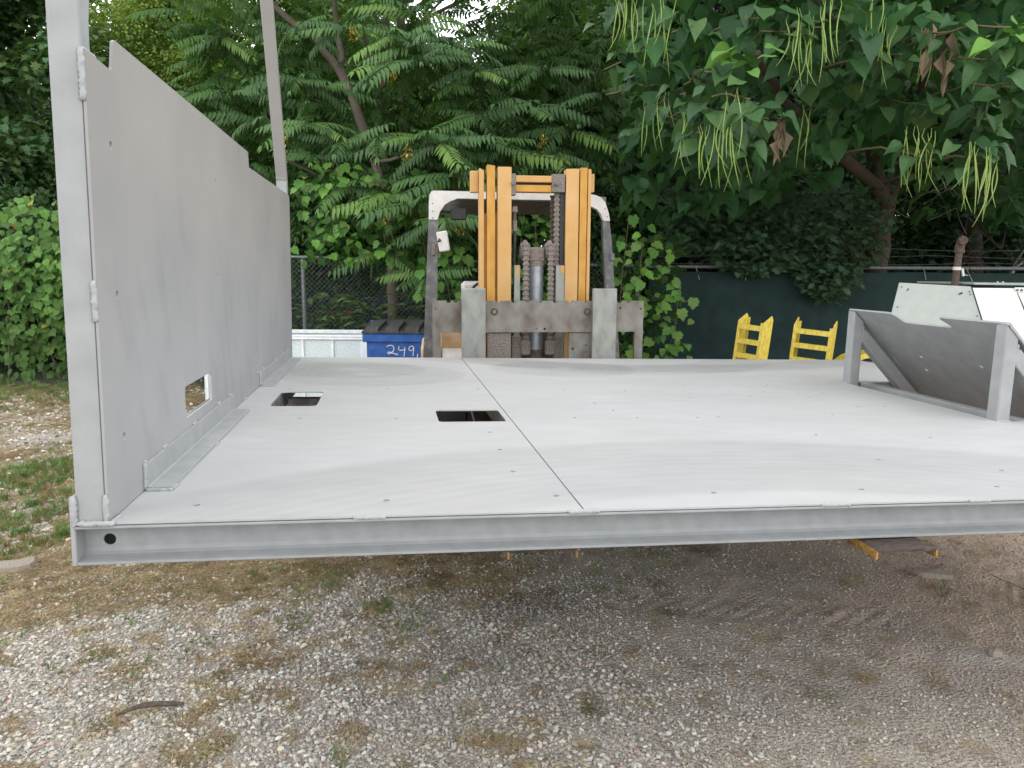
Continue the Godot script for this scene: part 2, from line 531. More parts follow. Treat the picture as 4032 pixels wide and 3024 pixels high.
	holes = []
	for p in [[.16, 1.007, .0115], [.151, .605, .0115], [.149, .205, .0115], [1.445, 1.05, .01], [1.423, .649, .01], [1.43, .249, .01], [2.317, 1.012, .01], [2.508, .983, .01], [2.301, .609, .01], [2.331, .206, .01]]:
		holes.append([Vector2(p[0], p[1]), p[2]])
	cut_plate(o, "side_panel", outline, 0.0075, Transform3D(Basis(Vector3.FORWARD, Vector3.UP, Vector3.RIGHT), Vector3.ZERO), holes, [rounded(.815, 1.25, .127, .245, .018)], M.side)
	part(o, "corner_post", square_tube(Vector3(-.0462, -.006, -.038), Vector3(-.0462, 2.3, -.038), .0755, .0755, Vector3.BACK, .009), M.primer)
	st = S()
	prism(st, PackedVector2Array([Vector2(-.076, 1.245), Vector2(-.0795, 1.30), Vector2(-.092, 1.36), Vector2(-.13, 1.45), Vector2(-.30, 1.72), Vector2(-.30, 2.3), Vector2(-.076, 2.3)]), -.07, -.012, Vector3.BACK, Vector3.UP, Vector3.RIGHT)
	part(o, "post_gusset", fin(st), M.primer)
	part(o, "rear_post", square_tube(Vector3(-.0465, -.006, -3.942), Vector3(-.0465, 1.345, -3.942), .0755, .0755, Vector3.BACK, .009), M.primer)
	var lean := Vector3(0, 1.055, .565).normalized()
	part(o, "rear_post", square_tube(Vector3(-.0465, 1.335, -3.938), Vector3(-.0465, 1.335, -3.938) + lean * 1.6, .0755, .0755, Vector3(0, -.565, 1.055), .009), M.side)
	part(o, "weld_bead", bead(Vector3(-.084, 1.338, -3.899), Vector3(-.009, 1.338, -3.899), .007), M.weld)
	# angle irons along the foot of the side panel
	for k in [[-.305, -1.66], [-2.455, -3.80]]:
		st = S()
		prism(st, PackedVector2Array([Vector2(.0008, .0018), Vector2(.080, .0018), Vector2(.080, .0085), Vector2(.078, .0098), Vector2(.014, .0105), Vector2(.0105, .014), Vector2(.0098, .083), Vector2(.0085, .085), Vector2(.0008, .085)]), k[0], k[1])
		part(o, "base_angle", fin(st), M.primer)
	for z in [[-.318, -.30], [-.545, -.505], [-.95, -.90], [-1.385, -1.34], [-1.61, -1.585], [-2.405, -2.385], [-2.60, -2.57], [-3.10, -3.06], [-3.48, -3.45], [-3.71, -3.68]]:
		part(o, "weld_bead", bead(Vector3(.003, .0885, z[0]), Vector3(.003, .0885, z[1]), .0075), M.weld)
	for z in [-.300, -2.449]:
		part(o, "weld_bead", bead(Vector3(.004, .006, z), Vector3(.004, .088, z), .008), M.weld)
		part(o, "weld_bead", bead(Vector3(.004, .003, z), Vector3(.084, .003, z), .0065), M.weld)
	for z in [[-.372, -.305], [-.96, -.91], [-2.49, -2.445], [-2.96, -2.91], [-3.38, -3.34], [-3.70, -3.66]]:
		part(o, "weld_bead", bead(Vector3(.082, .003, z[0]), Vector3(.082, .003, z[1]), .0055), M.weld)
	part(o, "weld_bead", bead(Vector3(.002, .003, -2.03), Vector3(.002, .003, -1.97), .007), M.weld)
	for y in [[1.215, 1.09], [.645, .54], [.078, .008]]:
		part(o, "weld_bead", bead(Vector3(-.006, y[0], .002), Vector3(-.006, y[1], .002), .0085), M.weld)
	part(o, "weld_bead", bead(Vector3(-.006, 1.215, -.004), Vector3(-.006, 1.213, -.095), .006), M.weld)
	part(o, "weld_bead", bead(Vector3(-.080, -.001, .003), Vector3(.015, -.001, .003), .0095), M.weld)
	part(o, "weld_bead", bead(Vector3(.005, .001, -.002), Vector3(.012, .001, -.06), .0065), M.weld)
	part(o, "weld_bead", bead(Vector3(-.086, -.005, .002), Vector3(-.087, .075, .002), .010), M.weld)
	for x in [[.645, .735], [1.266, 1.362], [2.075, 2.172], [2.59, 2.668], [3.32, 3.42]]:
		part(o, "weld_bead", bead(Vector3(x[0], -.004, .001), Vector3(x[1], -.004, .001), .0075), M.weld)
	part(o, "weld_bead", bead(Vector3(1.308, -.001, -1.89), Vector3(1.322, -.001, -1.89), .006), M.weld)
	# the sloping bracket at the right: two posts, a tilted plate with a notch, its braces and the sill rail
	for z in [-1.2975, -2.5825]:
		part(o, "bracket_post", bevelled_post(3.7855, 3.861, z - .0375, z + .0375, -.10, .486, .412), M.primer)
	var s := sqrt(0.5)
	var plate_x := Transform3D(Basis(Vector3.BACK, Vector3(-s, s, 0), Vector3(-s, -s, 0)), Vector3(3.789, .492, 0))
	# its own x runs along z, its own y up the slope; the face at its z = 0 looks down and to the left
	var slope := PackedVector2Array([Vector2(-2.62, 0), Vector2(-2.215, 0), Vector2(-2.18, -.004), Vector2(-2.15, -.02), Vector2(-2.115, -.062), Vector2(-2.09, -.074), Vector2(-1.722, -.074), Vector2(-1.708, -.068), Vector2(-1.712, -.055), Vector2(-1.757, -.008), Vector2(-1.748, 0), Vector2(-1.26, 0), Vector2(-1.26, -.86), Vector2(-2.62, -.86)])
	holes = []
	for p in [[-2.224, .382], [-2.279, .510], [-1.719, .383]]:
		holes.append([Vector2(p[0], -p[1]), 0.0125])
	cut_plate(o, "tilted_plate", slope, 0.0127, plate_x, holes, [], M.primer)
	for z in [-1.2975, -2.5825]:
		var a := Vector3(3.85, .343, z)
		part(o, "brace", square_tube(a, a + Vector3(s, -s, 0) * .62, .0755, .0755, Vector3.BACK, .008), M.primer)
		part(o, "weld_bead", bead(Vector3(3.863, .39, z + .033), Vector3(3.863, .285, z + .033), .006), M.weld)
	part(o, "sill_rail", span(3.945, 4.02, -.108, -.0035, -2.655, -1.262, .004), M.primer)
	part(o, "weld_bead", bead(Vector3(3.782, .002, -2.62), Vector3(3.782, .002, -2.548), .005), M.weld)
	part(o, "weld_bead", bead(Vector3(3.785, .002, -1.258), Vector3(3.862, .002, -1.256), .006), M.weld)
	part(o, "weld_bead", bead(Vector3(3.79, .490, -1.258), Vector3(3.80, .487, -1.335), .0065), M.weld)
	part(o, "weld_bead", bead(Vector3(3.80, .482, -1.258), Vector3(3.905, .377, -1.258), .006), M.weld)
	part(o, "weld_bead", bead(Vector3(4.10, .182, -2.544), Vector3(4.16, .122, -2.544), .006), M.weld)


# an upright square tube whose top is cut on a slope, with rounded corners
func bevelled_post(x0: float, x1: float, z0: float, z1: float, y0: float, ya: float, yb: float) -> ArrayMesh:
	var poly := rounded(x0, x1, z0, z1, .009)
	var st := S()
	var n := poly.size()
	var top := []
	for p in poly:
		top.append(Vector3(p.x, lerpf(ya, yb, (p.x - x0) / (x1 - x0)), p.y))
	var mid := Vector2((x0 + x1) / 2, (z0 + z1) / 2)
	for i in n:
		var j := (i + 1) % n
		var out := Vector3((poly[i] + poly[j]).x / 2 - mid.x, 0, (poly[i] + poly[j]).y / 2 - mid.y)
		q4(st, Vector3(poly[i].x, y0, poly[i].y), Vector3(poly[j].x, y0, poly[j].y), top[j], top[i], out)
		if i > 0 and i < n - 1:
			t3(st, top[0], top[i], top[j], Vector3.UP)
	return fin(st)


# ------------------------------------------------------------------ the lift truck
func chain(x: float, y0: float, y1: float, z: float, w: float) -> ArrayMesh:
	# leaf chain: outer and inner plates alternate along one continuous strip
	var st := S()
	var n := int((y1 - y0) / .021)
	var rows := []
	for i in n + 1:
		var wide: float = (w if i % 2 else w * .72)
		for k in [-.0085, .0085]:
			rows.append([y0 + (y1 - y0) * i / n + k, wide * .5, .016 if i % 2 else .011])
	for i in rows.size() - 1:
		var a: Array = rows[i]
		var b: Array = rows[i + 1]
		for c in [[-1, 1, 1, 1, Vector3.BACK], [-1, -1, 1, -1, Vector3.FORWARD], [-1, -1, -1, 1, Vector3.LEFT], [1, -1, 1, 1, Vector3.RIGHT]]:
			q4(st, Vector3(x + c[0] * a[1], a[0], z + c[1] * a[2]), Vector3(x + c[2] * a[1], a[0], z + c[3] * a[2]), Vector3(x + c[2] * b[1], b[0], z + c[3] * b[2]), Vector3(x + c[0] * b[1], b[0], z + c[1] * b[2]), c[4])
	return fin(st)


func disc_wheel(c: Vector3, r: float, w: float, seg := 24, inner := 0.0) -> ArrayMesh:
	var st := S()
	tube(st, [c - Vector3(w / 2, 0, 0), c - Vector3(w / 2 - .012, 0, 0), c + Vector3(w / 2 - .012, 0, 0), c + Vector3(w / 2, 0, 0)], [r - .012, r, r, r - .012], seg)
	return fin(st)


func lift_truck() -> void:
	var o := thing("lift_truck", "large dusty orange forklift facing the camera, its forks under the platform", "forklift", Vector3(1.97, 0, -4.2), -.054)
	# carriage plate with its notched top edge
	var top := PackedVector2Array([Vector2(-.871, .55), Vector2(-.871, 1.405), Vector2(-.866, 1.413)])
	for x in [-.735, -.678, -.325, -.195, -.085, .028, .155, .285, .415, .705, .780]:
		top.append_array(PackedVector2Array([Vector2(x - .018, 1.413), Vector2(x - .015, 1.396), Vector2(x + .015, 1.396), Vector2(x + .018, 1.413)]))
	top.append_array(PackedVector2Array([Vector2(.906, 1.413), Vector2(.912, 1.405), Vector2(.912, .55)]))
	top.append_array(PackedVector2Array([Vector2(.842, .55), Vector2(.842, 1.153), Vector2(.689, 1.153), Vector2(.664, 1.151), Vector2(-.804, 1.150), Vector2(-.804, .55)]))
	cut_plate(o, "carriage_plate", top, .05, Transform3D(), [[Vector2(-.845, 1.348), .008], [Vector2(.89, 1.347), .008], [Vector2(.71, 1.352), .009], [Vector2(.067, 1.179), .010], [Vector2(.0, 1.181), .006]], [], M.steel)
	for x in [-.358, .428]:
		part(o, "carriage_bolt", rod(Vector3(x, 1.322, -.004), Vector3(x, 1.322, .004), .031, 16), M.rust)  # dark disc stands in for the shaded recess around the bolt
		part(o, "carriage_bolt", rod(Vector3(x, 1.322, .005), Vector3(x, 1.322, .013), .016, 6), M.steel)
	part(o, "carriage_bar", span(-.871, .912, .55, .68, -.05, 0.0, .004), M.steel)
	cut_plate(o, "roller_plate", PackedVector2Array([Vector2(.278, .69), Vector2(.470, .69), Vector2(.470, 1.145), Vector2(.278, 1.145)]), .03, Transform3D(Basis(), Vector3(0, 0, -.02)), [[Vector2(.312, 1.008), .013], [Vector2(.425, 1.035), .008], [Vector2(.425, .98), .007]], [], M.steel)
	part(o, "roller_plate", span(-.411, -.215, .69, 1.146, -.05, -.02, .004), M.dirt_steel)
	# forks: a hook, a shank and a long tapering blade each
	for f in [[-.632, -.435], [.465, .665]]:
		var st := S()
		prism(st, PackedVector2Array([Vector2(.003, .70), Vector2(.003, 1.512), Vector2(.012, 1.517), Vector2(.048, 1.517), Vector2(.058, 1.507), Vector2(.060, .835), Vector2(.075, .822), Vector2(2.30, .800), Vector2(2.42, .790), Vector2(2.42, .775), Vector2(.04, .758)]), f[0], f[1], Vector3.BACK, Vector3.UP, Vector3.RIGHT)
		part(o, "fork", fin(st), M.shank)
	# mast: three nested rails a side, joined below the slots
	var rails := [[-.466, -.426, 2.515, 2.500], [-.400, -.332, 2.545, 2.537], [-.310, -.193, 2.527, 2.527], [.276, .387, 2.520, 2.522], [.399, .460, 2.533, 2.533], [.470, .497, 2.525, 2.522]]
	for k in rails.size():
		var r: Array = rails[k]
		var st := S()
		prism(st, PackedVector2Array([Vector2(r[0], .25), Vector2(r[1], .25), Vector2(r[1], r[3] - .004), Vector2(r[1] - .004, r[3]), Vector2(r[0] + .004, r[2]), Vector2(r[0], r[2] - .004)]), -.42 if k in [0, 5] else -.38, -.252 if k in [2, 3] else -.262 if k in [1, 4] else -.275)
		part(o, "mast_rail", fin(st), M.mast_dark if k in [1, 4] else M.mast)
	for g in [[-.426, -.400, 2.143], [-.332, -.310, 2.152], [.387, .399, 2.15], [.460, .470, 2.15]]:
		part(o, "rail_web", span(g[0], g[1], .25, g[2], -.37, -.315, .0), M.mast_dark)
	part(o, "mast_lug", span(-.540, -.467, 2.32, 2.500, -.40, -.33, .006), M.mast)
	part(o, "mast_lug", span(.498, .537, 2.335, 2.492, -.40, -.33, .006), M.mast)
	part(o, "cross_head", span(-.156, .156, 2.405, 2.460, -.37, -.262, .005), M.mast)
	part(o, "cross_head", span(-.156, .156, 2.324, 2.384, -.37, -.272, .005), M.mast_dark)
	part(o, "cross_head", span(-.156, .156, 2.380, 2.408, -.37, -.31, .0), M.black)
	for b in [[-.194, -.154, 2.297, 2.474, -.177, 2.392], [.154, .268, 2.325, 2.476, .193, 2.394]]:
		var br := part(o, "chain_bracket", span(b[0], b[1], b[2], b[3], -.36, -.255, .004), M.dirt_steel)
		part(br, "bolt", rod(Vector3(b[4], b[5], -.26), Vector3(b[4], b[5], -.225), .014, 10), M.dirt_steel)
		part(br, "nut", rod(Vector3(b[4], b[5], -.256), Vector3(b[4], b[5], -.243), .023, 6), M.steel)
	part(o, "rail_strip", span(.232, .272, 1.42, 2.44, -.37, -.29, .003), M.black)
	# lift cylinder between the inner uprights
	part(o, "cylinder_head", span(-.036, .100, 1.737, 1.862, -.37, -.27, .012), M.dirt_steel)
	for k in 4:
		part(o, "head_bolt", rod(Vector3(-.008 + .078 * (k % 2), 1.775 + .05 * (k / 2), -.272), Vector3(-.008 + .078 * (k % 2), 1.775 + .05 * (k / 2), -.262), .009, 6), M.dirt_steel)
	var st2 := S()
	tube(st2, [Vector3(.032, .45, -.33), Vector3(.032, 1.738, -.33)], [.0665, .0665], 28, true)
	part(o, "lift_cylinder", fin(st2), M.chrome)
	part(o, "cylinder_collar", rod(Vector3(.032, 1.70, -.33), Vector3(.032, 1.745, -.33), .072, 24), M.dirt_steel)
	part(o, "cylinder_collar", rod(Vector3(.032, .90, -.33), Vector3(.032, .975, -.33), .076, 24), M.rust)
	for x in [-.068, .148]:
		part(o, "chain_wheel", disc_wheel(Vector3(x, 1.828, -.325), .074, .080), M.dirt_steel)
		var st := S()
		var arc := []
		for k in 13:
			var a := PI * k / 12.0 - .1
			arc.append(Vector3(x, 1.828 + sin(a) * .076, -.325 + cos(a) * .076))
		tube(st, arc, [.019, .023], 6)
		part(o, "chain", fin(st), M.dirt_steel)
		part(o, "chain", chain(x, 1.06, 1.885, -.236, .056), M.dirt_steel)
		part(o, "chain_anchor", span(x - .042, x + .042, .93, 1.06, -.27, -.20, .012), M.dirt_steel)
		part(o, "anchor_block", span(x - (.115 if x < 0 else -.03), x + (-.03 if x < 0 else .115), .90, 1.10, -.30, -.23, .01), M.dirt_steel)
	part(o, "chain", chain(.207, 1.44, 2.33, -.315, .052), M.dirt_steel)
	part(o, "chain", chain(.178, 1.55, 2.30, -.372, .04), M.rust)
	part(o, "inner_upright", span(-.166, -.116, .60, 1.708, -.30, -.235, .004), M.shank)
	part(o, "inner_upright", span(.193, .270, .60, 1.708, -.30, -.235, .004), M.shank)
	part(o, "worn_paint", span(-.150, -.128, 1.615, 1.705, -.236, -.2335, .0), M.mast_dark)
	part(o, "worn_paint", span(.235, .262, 1.64, 1.705, -.236, -.2335, .0), M.mast_dark)
	part(o, "hose_reel", rod(Vector3(-.156, 1.70, -.33), Vector3(-.156, 2.02, -.33), .015, 10), M.black)
	part(o, "hose_fitting", rod(Vector3(-.156, 2.0, -.33), Vector3(-.156, 2.09, -.33), .021, 10), M.dirt_steel)
	part(o, "hose_fitting", rod(Vector3(-.157, 2.09, -.33), Vector3(-.157, 2.212, -.33), .017, 10), M.rust)
	part(o, "hose_cap", span(-.180, -.134, 2.155, 2.205, -.35, -.30, .006), M.dirt_steel)
	part(o, "mast_brace", span(-.30, .30, .35, .47, -.42, -.36, .004), M.mast_dark)
	# overhead guard
	var arch := PackedVector2Array([Vector2(-.896, 2.125), Vector2(-.893, 2.285), Vector2(-.886, 2.345), Vector2(-.872, 2.376), Vector2(-.852, 2.386), Vector2(.60, 2.377), Vector2(.665, 2.368), Vector2(.72, 2.348), Vector2(.765, 2.30), Vector2(.80, 2.20), Vector2(.812, 2.13), Vector2(.752, 2.13), Vector2(.726, 2.19), Vector2(.69, 2.235), Vector2(.63, 2.262), Vector2(.40, 2.315), Vector2(-.626, 2.319), Vector2(-.70, 2.29), Vector2(-.747, 2.261), Vector2(-.79, 2.20), Vector2(-.815, 2.125)])
	var st3 := S()
	prism(st3, arch, -.98, -.90)
	part(o, "guard_arch", fin(st3), M.dusty)
	st3 = S()
	prism(st3, PackedVector2Array([Vector2(-.975, .55), Vector2(-.898, 2.13), Vector2(-.806, 2.13), Vector2(-.825, 1.40), Vector2(-.862, .55)]), -.99, -.91)
	part(o, "guard_leg", fin(st3), M.guard)
	st3 = S()
	prism(st3, PackedVector2Array([Vector2(.97, .55), Vector2(.875, 1.50), Vector2(.838, 1.93), Vector2(.808, 2.14), Vector2(.745, 2.14), Vector2(.757, 1.93), Vector2(.79, 1.50), Vector2(.85, .55)]), -.99, -.91)
	part(o, "guard_leg", fin(st3), M.guard)
	part(o, "leg_clip", span(.822, .862, 1.76, 1.83, -.91, -.885, .004), M.guard)
	part(o, "leg_clip", span(-.872, -.838, 1.80, 1.90, -.91, -.87, .004), M.dirt_steel)
	for y in [2.27, 2.2, 2.14]:
		part(o, "rivet", rod(Vector3(-.858, y, -.902), Vector3(-.858, y, -.896), .006, 8), M.guard)
		part(o, "rivet", rod(Vector3(.785 - (y - 2.2) * .35, y - .03, -.902), Vector3(.785 - (y - 2.2) * .35, y - .03, -.896), .006, 8), M.guard)
	for x in [-.862, .76]:
		part(o, "roof_side", span(x - .03, x + .03, 2.29, 2.36, -2.45, -.98, .006), M.guard)
		part(o, "rear_leg", square_tube(Vector3(x, .9, -2.75), Vector3(x, 2.33, -2.42), .07, .07, Vector3.BACK, .01), M.guard)
	for k in 9:
		part(o, "roof_bar", span(-.83, .74, 2.315, 2.345, -1.10 - k * .165, -1.05 - k * .165, .004), M.guard)
	part(o, "roof_rear", span(-.86, .76, 2.29, 2.36, -2.49, -2.42, .006), M.guard)
	part(o, "roof_cover", span(-.62, .50, 2.347, 2.362, -2.40, -1.02, .003), M.black)
	part(o, "work_lamp", span(-.690, -.545, 2.13, 2.235, -1.06, -.96, .008), M.black)
	var mir := part(o, "mirror", box(Vector3.ZERO, Vector3(.105, .185, .03), .01), M.dusty, Transform3D(Basis(Vector3.BACK, .16) * Basis(Vector3.UP, -.35), Vector3(-.765, 1.925, -.86)))
	part(mir, "mirror_mount", rod(Vector3(-.045, 0, -.005), Vector3(-.02, .02, .02), .016, 8), M.rust)
	# body behind the mast
	part(o, "front_cowl", span(-.80, -.40, .45, 1.17, -1.16, -1.06, .02), M.tan)
	part(o, "added_dark_panel", span(-.395, .60, .45, 1.17, -1.16, -1.02, .02), M.black)  # black sheet added to keep the gap behind the mast dark
	part(o, "toe_board", box(Vector3(-.58, .84, -.96), Vector3(.40, .03, .26), .005, Basis(Vector3.RIGHT, .5)), M.dusty)
	part(o, "body_side", span(-.985, -.78, .40, .93, -2.6, -1.0, .02), M.tan)
	part(o, "body_side", span(.72, .92, .40, .93, -2.6, -1.0, .02), M.tan)
	part(o, "engine_hood", span(-.66, .60, .55, 1.22, -2.9, -1.75, .04), M.mast)
	part(o, "counterweight", span(-.88, .84, .40, 1.25, -3.55, -2.75, .08), M.mast)
	part(o, "seat", box(Vector3(-.36, 1.28, -2.0), Vector3(.5, .12, .5), .04), M.black)
	part(o, "seat_back", box(Vector3(-.30, 1.33, -2.25), Vector3(.5, .42, .12), .05, Basis(Vector3.RIGHT, .12)), M.dusty)
	part(o, "steering_column", rod(Vector3(-.28, 1.05, -1.15), Vector3(-.28, 1.42, -1.38), .03), M.black)
	var ring := []
	for k in 25:
		ring.append(Vector3(cos(TAU * k / 24.0) * .19, 0, sin(TAU * k / 24.0) * .19))
	st3 = S()
	tube(st3, ring, [.014], 8)
	part(o, "steering_wheel", fin(st3), M.black, Transform3D(Basis(Vector3.RIGHT, .55), Vector3(-.28, 1.45, -1.40)))
	for w in [[-.73, .40, -.85, .40, .30], [.73, .40, -.85, .40, .30], [-.70, .33, -2.95, .33, .24], [.70, .33, -2.95, .33, .24]]:
		var t := part(o, "wheel", disc_wheel(Vector3(w[0], w[1], w[2]), w[3], w[4], 28), M.rubber)
		part(t, "rim", rod(Vector3(w[0] - w[4] * .51, w[1], w[2]), Vector3(w[0] + w[4] * .51, w[1], w[2]), w[3] * .5, 16), M.mast)
	part(o, "axle_frame", span(-.58, .58, .25, .60, -3.2, -.55, .02), M.black)
	# sleeves that lengthen the forks
	for f in [[.470, .672, 4.275, "longer yellow and rust fork sleeve poking out under the platform, right of the other"], [-.648, -.428, 4.148, "yellow fork sleeve under the platform's middle that ends level with its near edge"]]:
		var sl := thing("fork_sleeve", f[3], "fork sleeve", Vector3(1.97, 0, -4.2), -.054, "fork sleeves")
		var st := S()
		var x0: float = f[0]
		if f[2] < 4.2: sl.position.y = -.010
		var lip := .799
		var x1: float = f[1]
		prism(st, PackedVector2Array([Vector2(x0 + .004, .8262), Vector2(x0 + .010, .828), Vector2(x1 - .010, .828), Vector2(x1 - .004, .8262), Vector2(x1 - .008, .8205), Vector2(x0 + .008, .8205)]), 2.5, f[2])
		part(sl, "sleeve_top", fin(st), M.ext_top)
		for s in [[x0, 1.0], [x1, -1.0]]:
			st = S()
			prism(st, PackedVector2Array([Vector2(s[0], lip), Vector2(s[0], .820), Vector2(s[0] + .0035 * s[1], .826), Vector2(s[0] + .0078 * s[1], .8200), Vector2(s[0] + .007 * s[1], lip)]), 2.5, f[2])
			part(sl, "sleeve_side", fin(st), M.ext)


# ------------------------------------------------------------------ things standing in the yard
func yard_thing(called: String, label: String, category: String, x: float, d: float, turn := 0.0, group := "") -> Node3D:
	# turn 0: its own z faces the photographer along the yard's axis
	return thing(called, label, category, yard(x, 0, d), -.1564 + turn, group)


func stroke(pts: Array, w: float) -> ArrayMesh:
	var st := S()
	var p := []
	for i in pts.size():
		p.append(Vector3(pts[i][0], pts[i][1], 0))
	tube(st, p, [w], 6, true, 1.0)
	return fin(st)


func dumpster() -> void:
	var o := yard_thing("dumpster", "blue steel dumpster with black plastic lids and 249 chalked on its front", "dumpster", -1.61, 8.5)
	var st := S()
	prism(st, PackedVector2Array([Vector2(0, .12), Vector2(0, .872), Vector2(-1.25, .98), Vector2(-1.25, .12)]), 0.0, 1.78, Vector3.BACK, Vector3.UP, Vector3.RIGHT)
	part(o, "body", fin(st), M.blue)
	part(o, "rim", span(-.04, 1.82, .868, .962, -.10, .035, .008), M.blue)
	part(o, "rim", span(-.04, 0, .868, .962, -1.2, -.10, .004), M.blue)
	part(o, "base_rail", span(.05, .17, .0, .12, -1.2, -.02, .004), M.blue)
	part(o, "base_rail", span(1.6, 1.72, .0, .12, -1.2, -.02, .004), M.blue)
	part(o, "corner_knob", rod(Vector3(-.01, 1.03, -.50), Vector3(-.01, 1.075, -.50), .03, 8), M.blue)
	for k in [0, 1]:
		var x0: float = -.045 + .94 * k
		st = S()
		prism(st, PackedVector2Array([Vector2(.05, .965), Vector2(.055, .985), Vector2(-.05, .995), Vector2(-.55, 1.035), Vector2(-1.25, 1.04), Vector2(-1.25, 1.01), Vector2(-.5, 1.005), Vector2(-.06, .975)]), x0, x0 + .92, Vector3.BACK, Vector3.UP, Vector3.RIGHT)
		var lid := part(o, "lid", fin(st), M.lid)
		for j in 4:
			var x := x0 + .035 + j * .225
			st = S()
			prism(st, PackedVector2Array([Vector2(.055, .968), Vector2(.05, 1.0), Vector2(-.03, 1.03), Vector2(-.52, 1.075), Vector2(-.60, 1.03), Vector2(-.06, .985)]), x, x + .145, Vector3.BACK, Vector3.UP, Vector3.RIGHT)
			part(lid, "lid_rib", fin(st), M.lid)
	# the chalked number
	var n := Node3D.new()
	n.name = "chalked_number"
	o.add_child(n)
	n.position = Vector3(.0, 0, .004)
	part(n, "digit_two", stroke([[.222, .815], [.245, .828], [.272, .832], [.297, .82], [.305, .795], [.295, .768], [.268, .742], [.238, .735], [.228, .745], [.245, .757], [.275, .748], [.31, .737], [.347, .727]], .0065), M.chalk)
	part(n, "digit_four", stroke([[.362, .822], [.352, .785], [.366, .776], [.392, .777], [.428, .780], [.425, .815], [.422, .77], [.415, .71]], .0065), M.chalk)
	part(n, "digit_nine", stroke([[.522, .812], [.500, .825], [.478, .815], [.468, .795], [.475, .776], [.497, .772], [.518, .790], [.524, .815], [.522, .77], [.514, .715]], .0065), M.chalk)
	part(n, "chalk_mark", stroke([[.568, .735], [.562, .70], [.560, .66]], .0065), M.chalk)


func trough() -> void:
	var o := yard_thing("metal_trough", "long low galvanised sheet metal bin with white rim and ribs", "metal bin", -3.84, 9.5)
	part(o, "front_sheet", span(0, 2.04, .03, .80, -.02, 0, .002), M.galv)
	part(o, "back_sheet", span(0, 2.04, .03, .80, -.92, -.90, .002), M.galv)
	part(o, "end_sheet", span(0, .02, .03, .80, -.90, -.02, .002), M.galv)
	part(o, "end_sheet", span(2.02, 2.04, .03, .80, -.90, -.02, .002), M.galv)
	part(o, "floor_sheet", span(.02, 2.02, .03, .06, -.9, -.02, .002), M.galv)
	part(o, "rim_rail", span(-.03, 2.07, .800, .828, -.05, .035, .006), M.galv_rim)
	part(o, "rim_rail", span(-.03, 2.07, .832, .856, -.05, .022, .006), M.galv_rim)
	part(o, "rim_rail", span(-.03, 2.07, .80, .85, -.95, -.88, .006), M.galv_rim)
	for x in [.04, .44, .84, 1.25, 1.62]:
		part(o, "rib", span(x - .014, x + .014, .03, .80, -.002, .022, .004), M.galv_rim)
	var st := S()
	prism(st, PackedVector2Array([Vector2(1.965, .12), Vector2(2.01, .12), Vector2(2.052, .17), Vector2(2.052, .78), Vector2(1.965, .78)]), 0.0, .02)
	part(o, "end_cap", fin(st), M.galv_rim)
	part(o, "skid", span(.0, 2.04, .0, .035, -.12, -.02, .004), M.galv_rim)
	part(o, "skid", span(.0, 2.04, .0, .035, -.92, -.82, .004), M.galv_rim)


# a loading ramp like a short ladder: two deep channel stiles with angle rungs; its own y runs up it
func ramp(parent: Node, w: float, h: float, xf: Transform3D) -> void:
	var r := Node3D.new()
	r.name = numbered(parent, "loading_ramp")
	r.transform = xf
	parent.add_child(r, true)
	for s in [0, 1]:
		var x: float = -w / 2 if s == 0 else w / 2
		var st := S()
		# web, cut to a slanting point at the top, with a narrow front lip
		prism(st, PackedVector2Array([Vector2(0, 0), Vector2(0, h - .065), Vector2(-.105, h + .005), Vector2(-.125, h - .02), Vector2(-.125, 0)]), x - .004, x + .004, Vector3.BACK, Vector3.UP, Vector3.RIGHT)
		part(r, "stile", fin(st), M.yellow)
		part(r, "stile_lip", span(x - .004 if s == 0 else x - .028, x + .028 if s == 0 else x + .004, 0, h - .066, -.002, .008, .002), M.yellow)
		part(r, "stile_lip", span(x - .004 if s == 0 else x - .028, x + .028 if s == 0 else x + .004, 0, h - .03, -.133, -.125, .002), M.yellow)
	var y := h - .10
	while y > .05:
		var st := S()
		prism(st, PackedVector2Array([Vector2(.012, y), Vector2(.012, y - .045), Vector2(.006, y - .045), Vector2(.004, y - .008), Vector2(-.055, y - .004), Vector2(-.055, y + .002)]), -w / 2 + .006, w / 2 - .006, Vector3.BACK, Vector3.UP, Vector3.RIGHT)
		part(r, "rung", fin(st), M.yellow)
		y -= .135
	part(r, "stay", rod(Vector3(-w * .1, h - .42, -.07), Vector3(w * .32, h - .8, -.07), .014, 6), M.yellow)


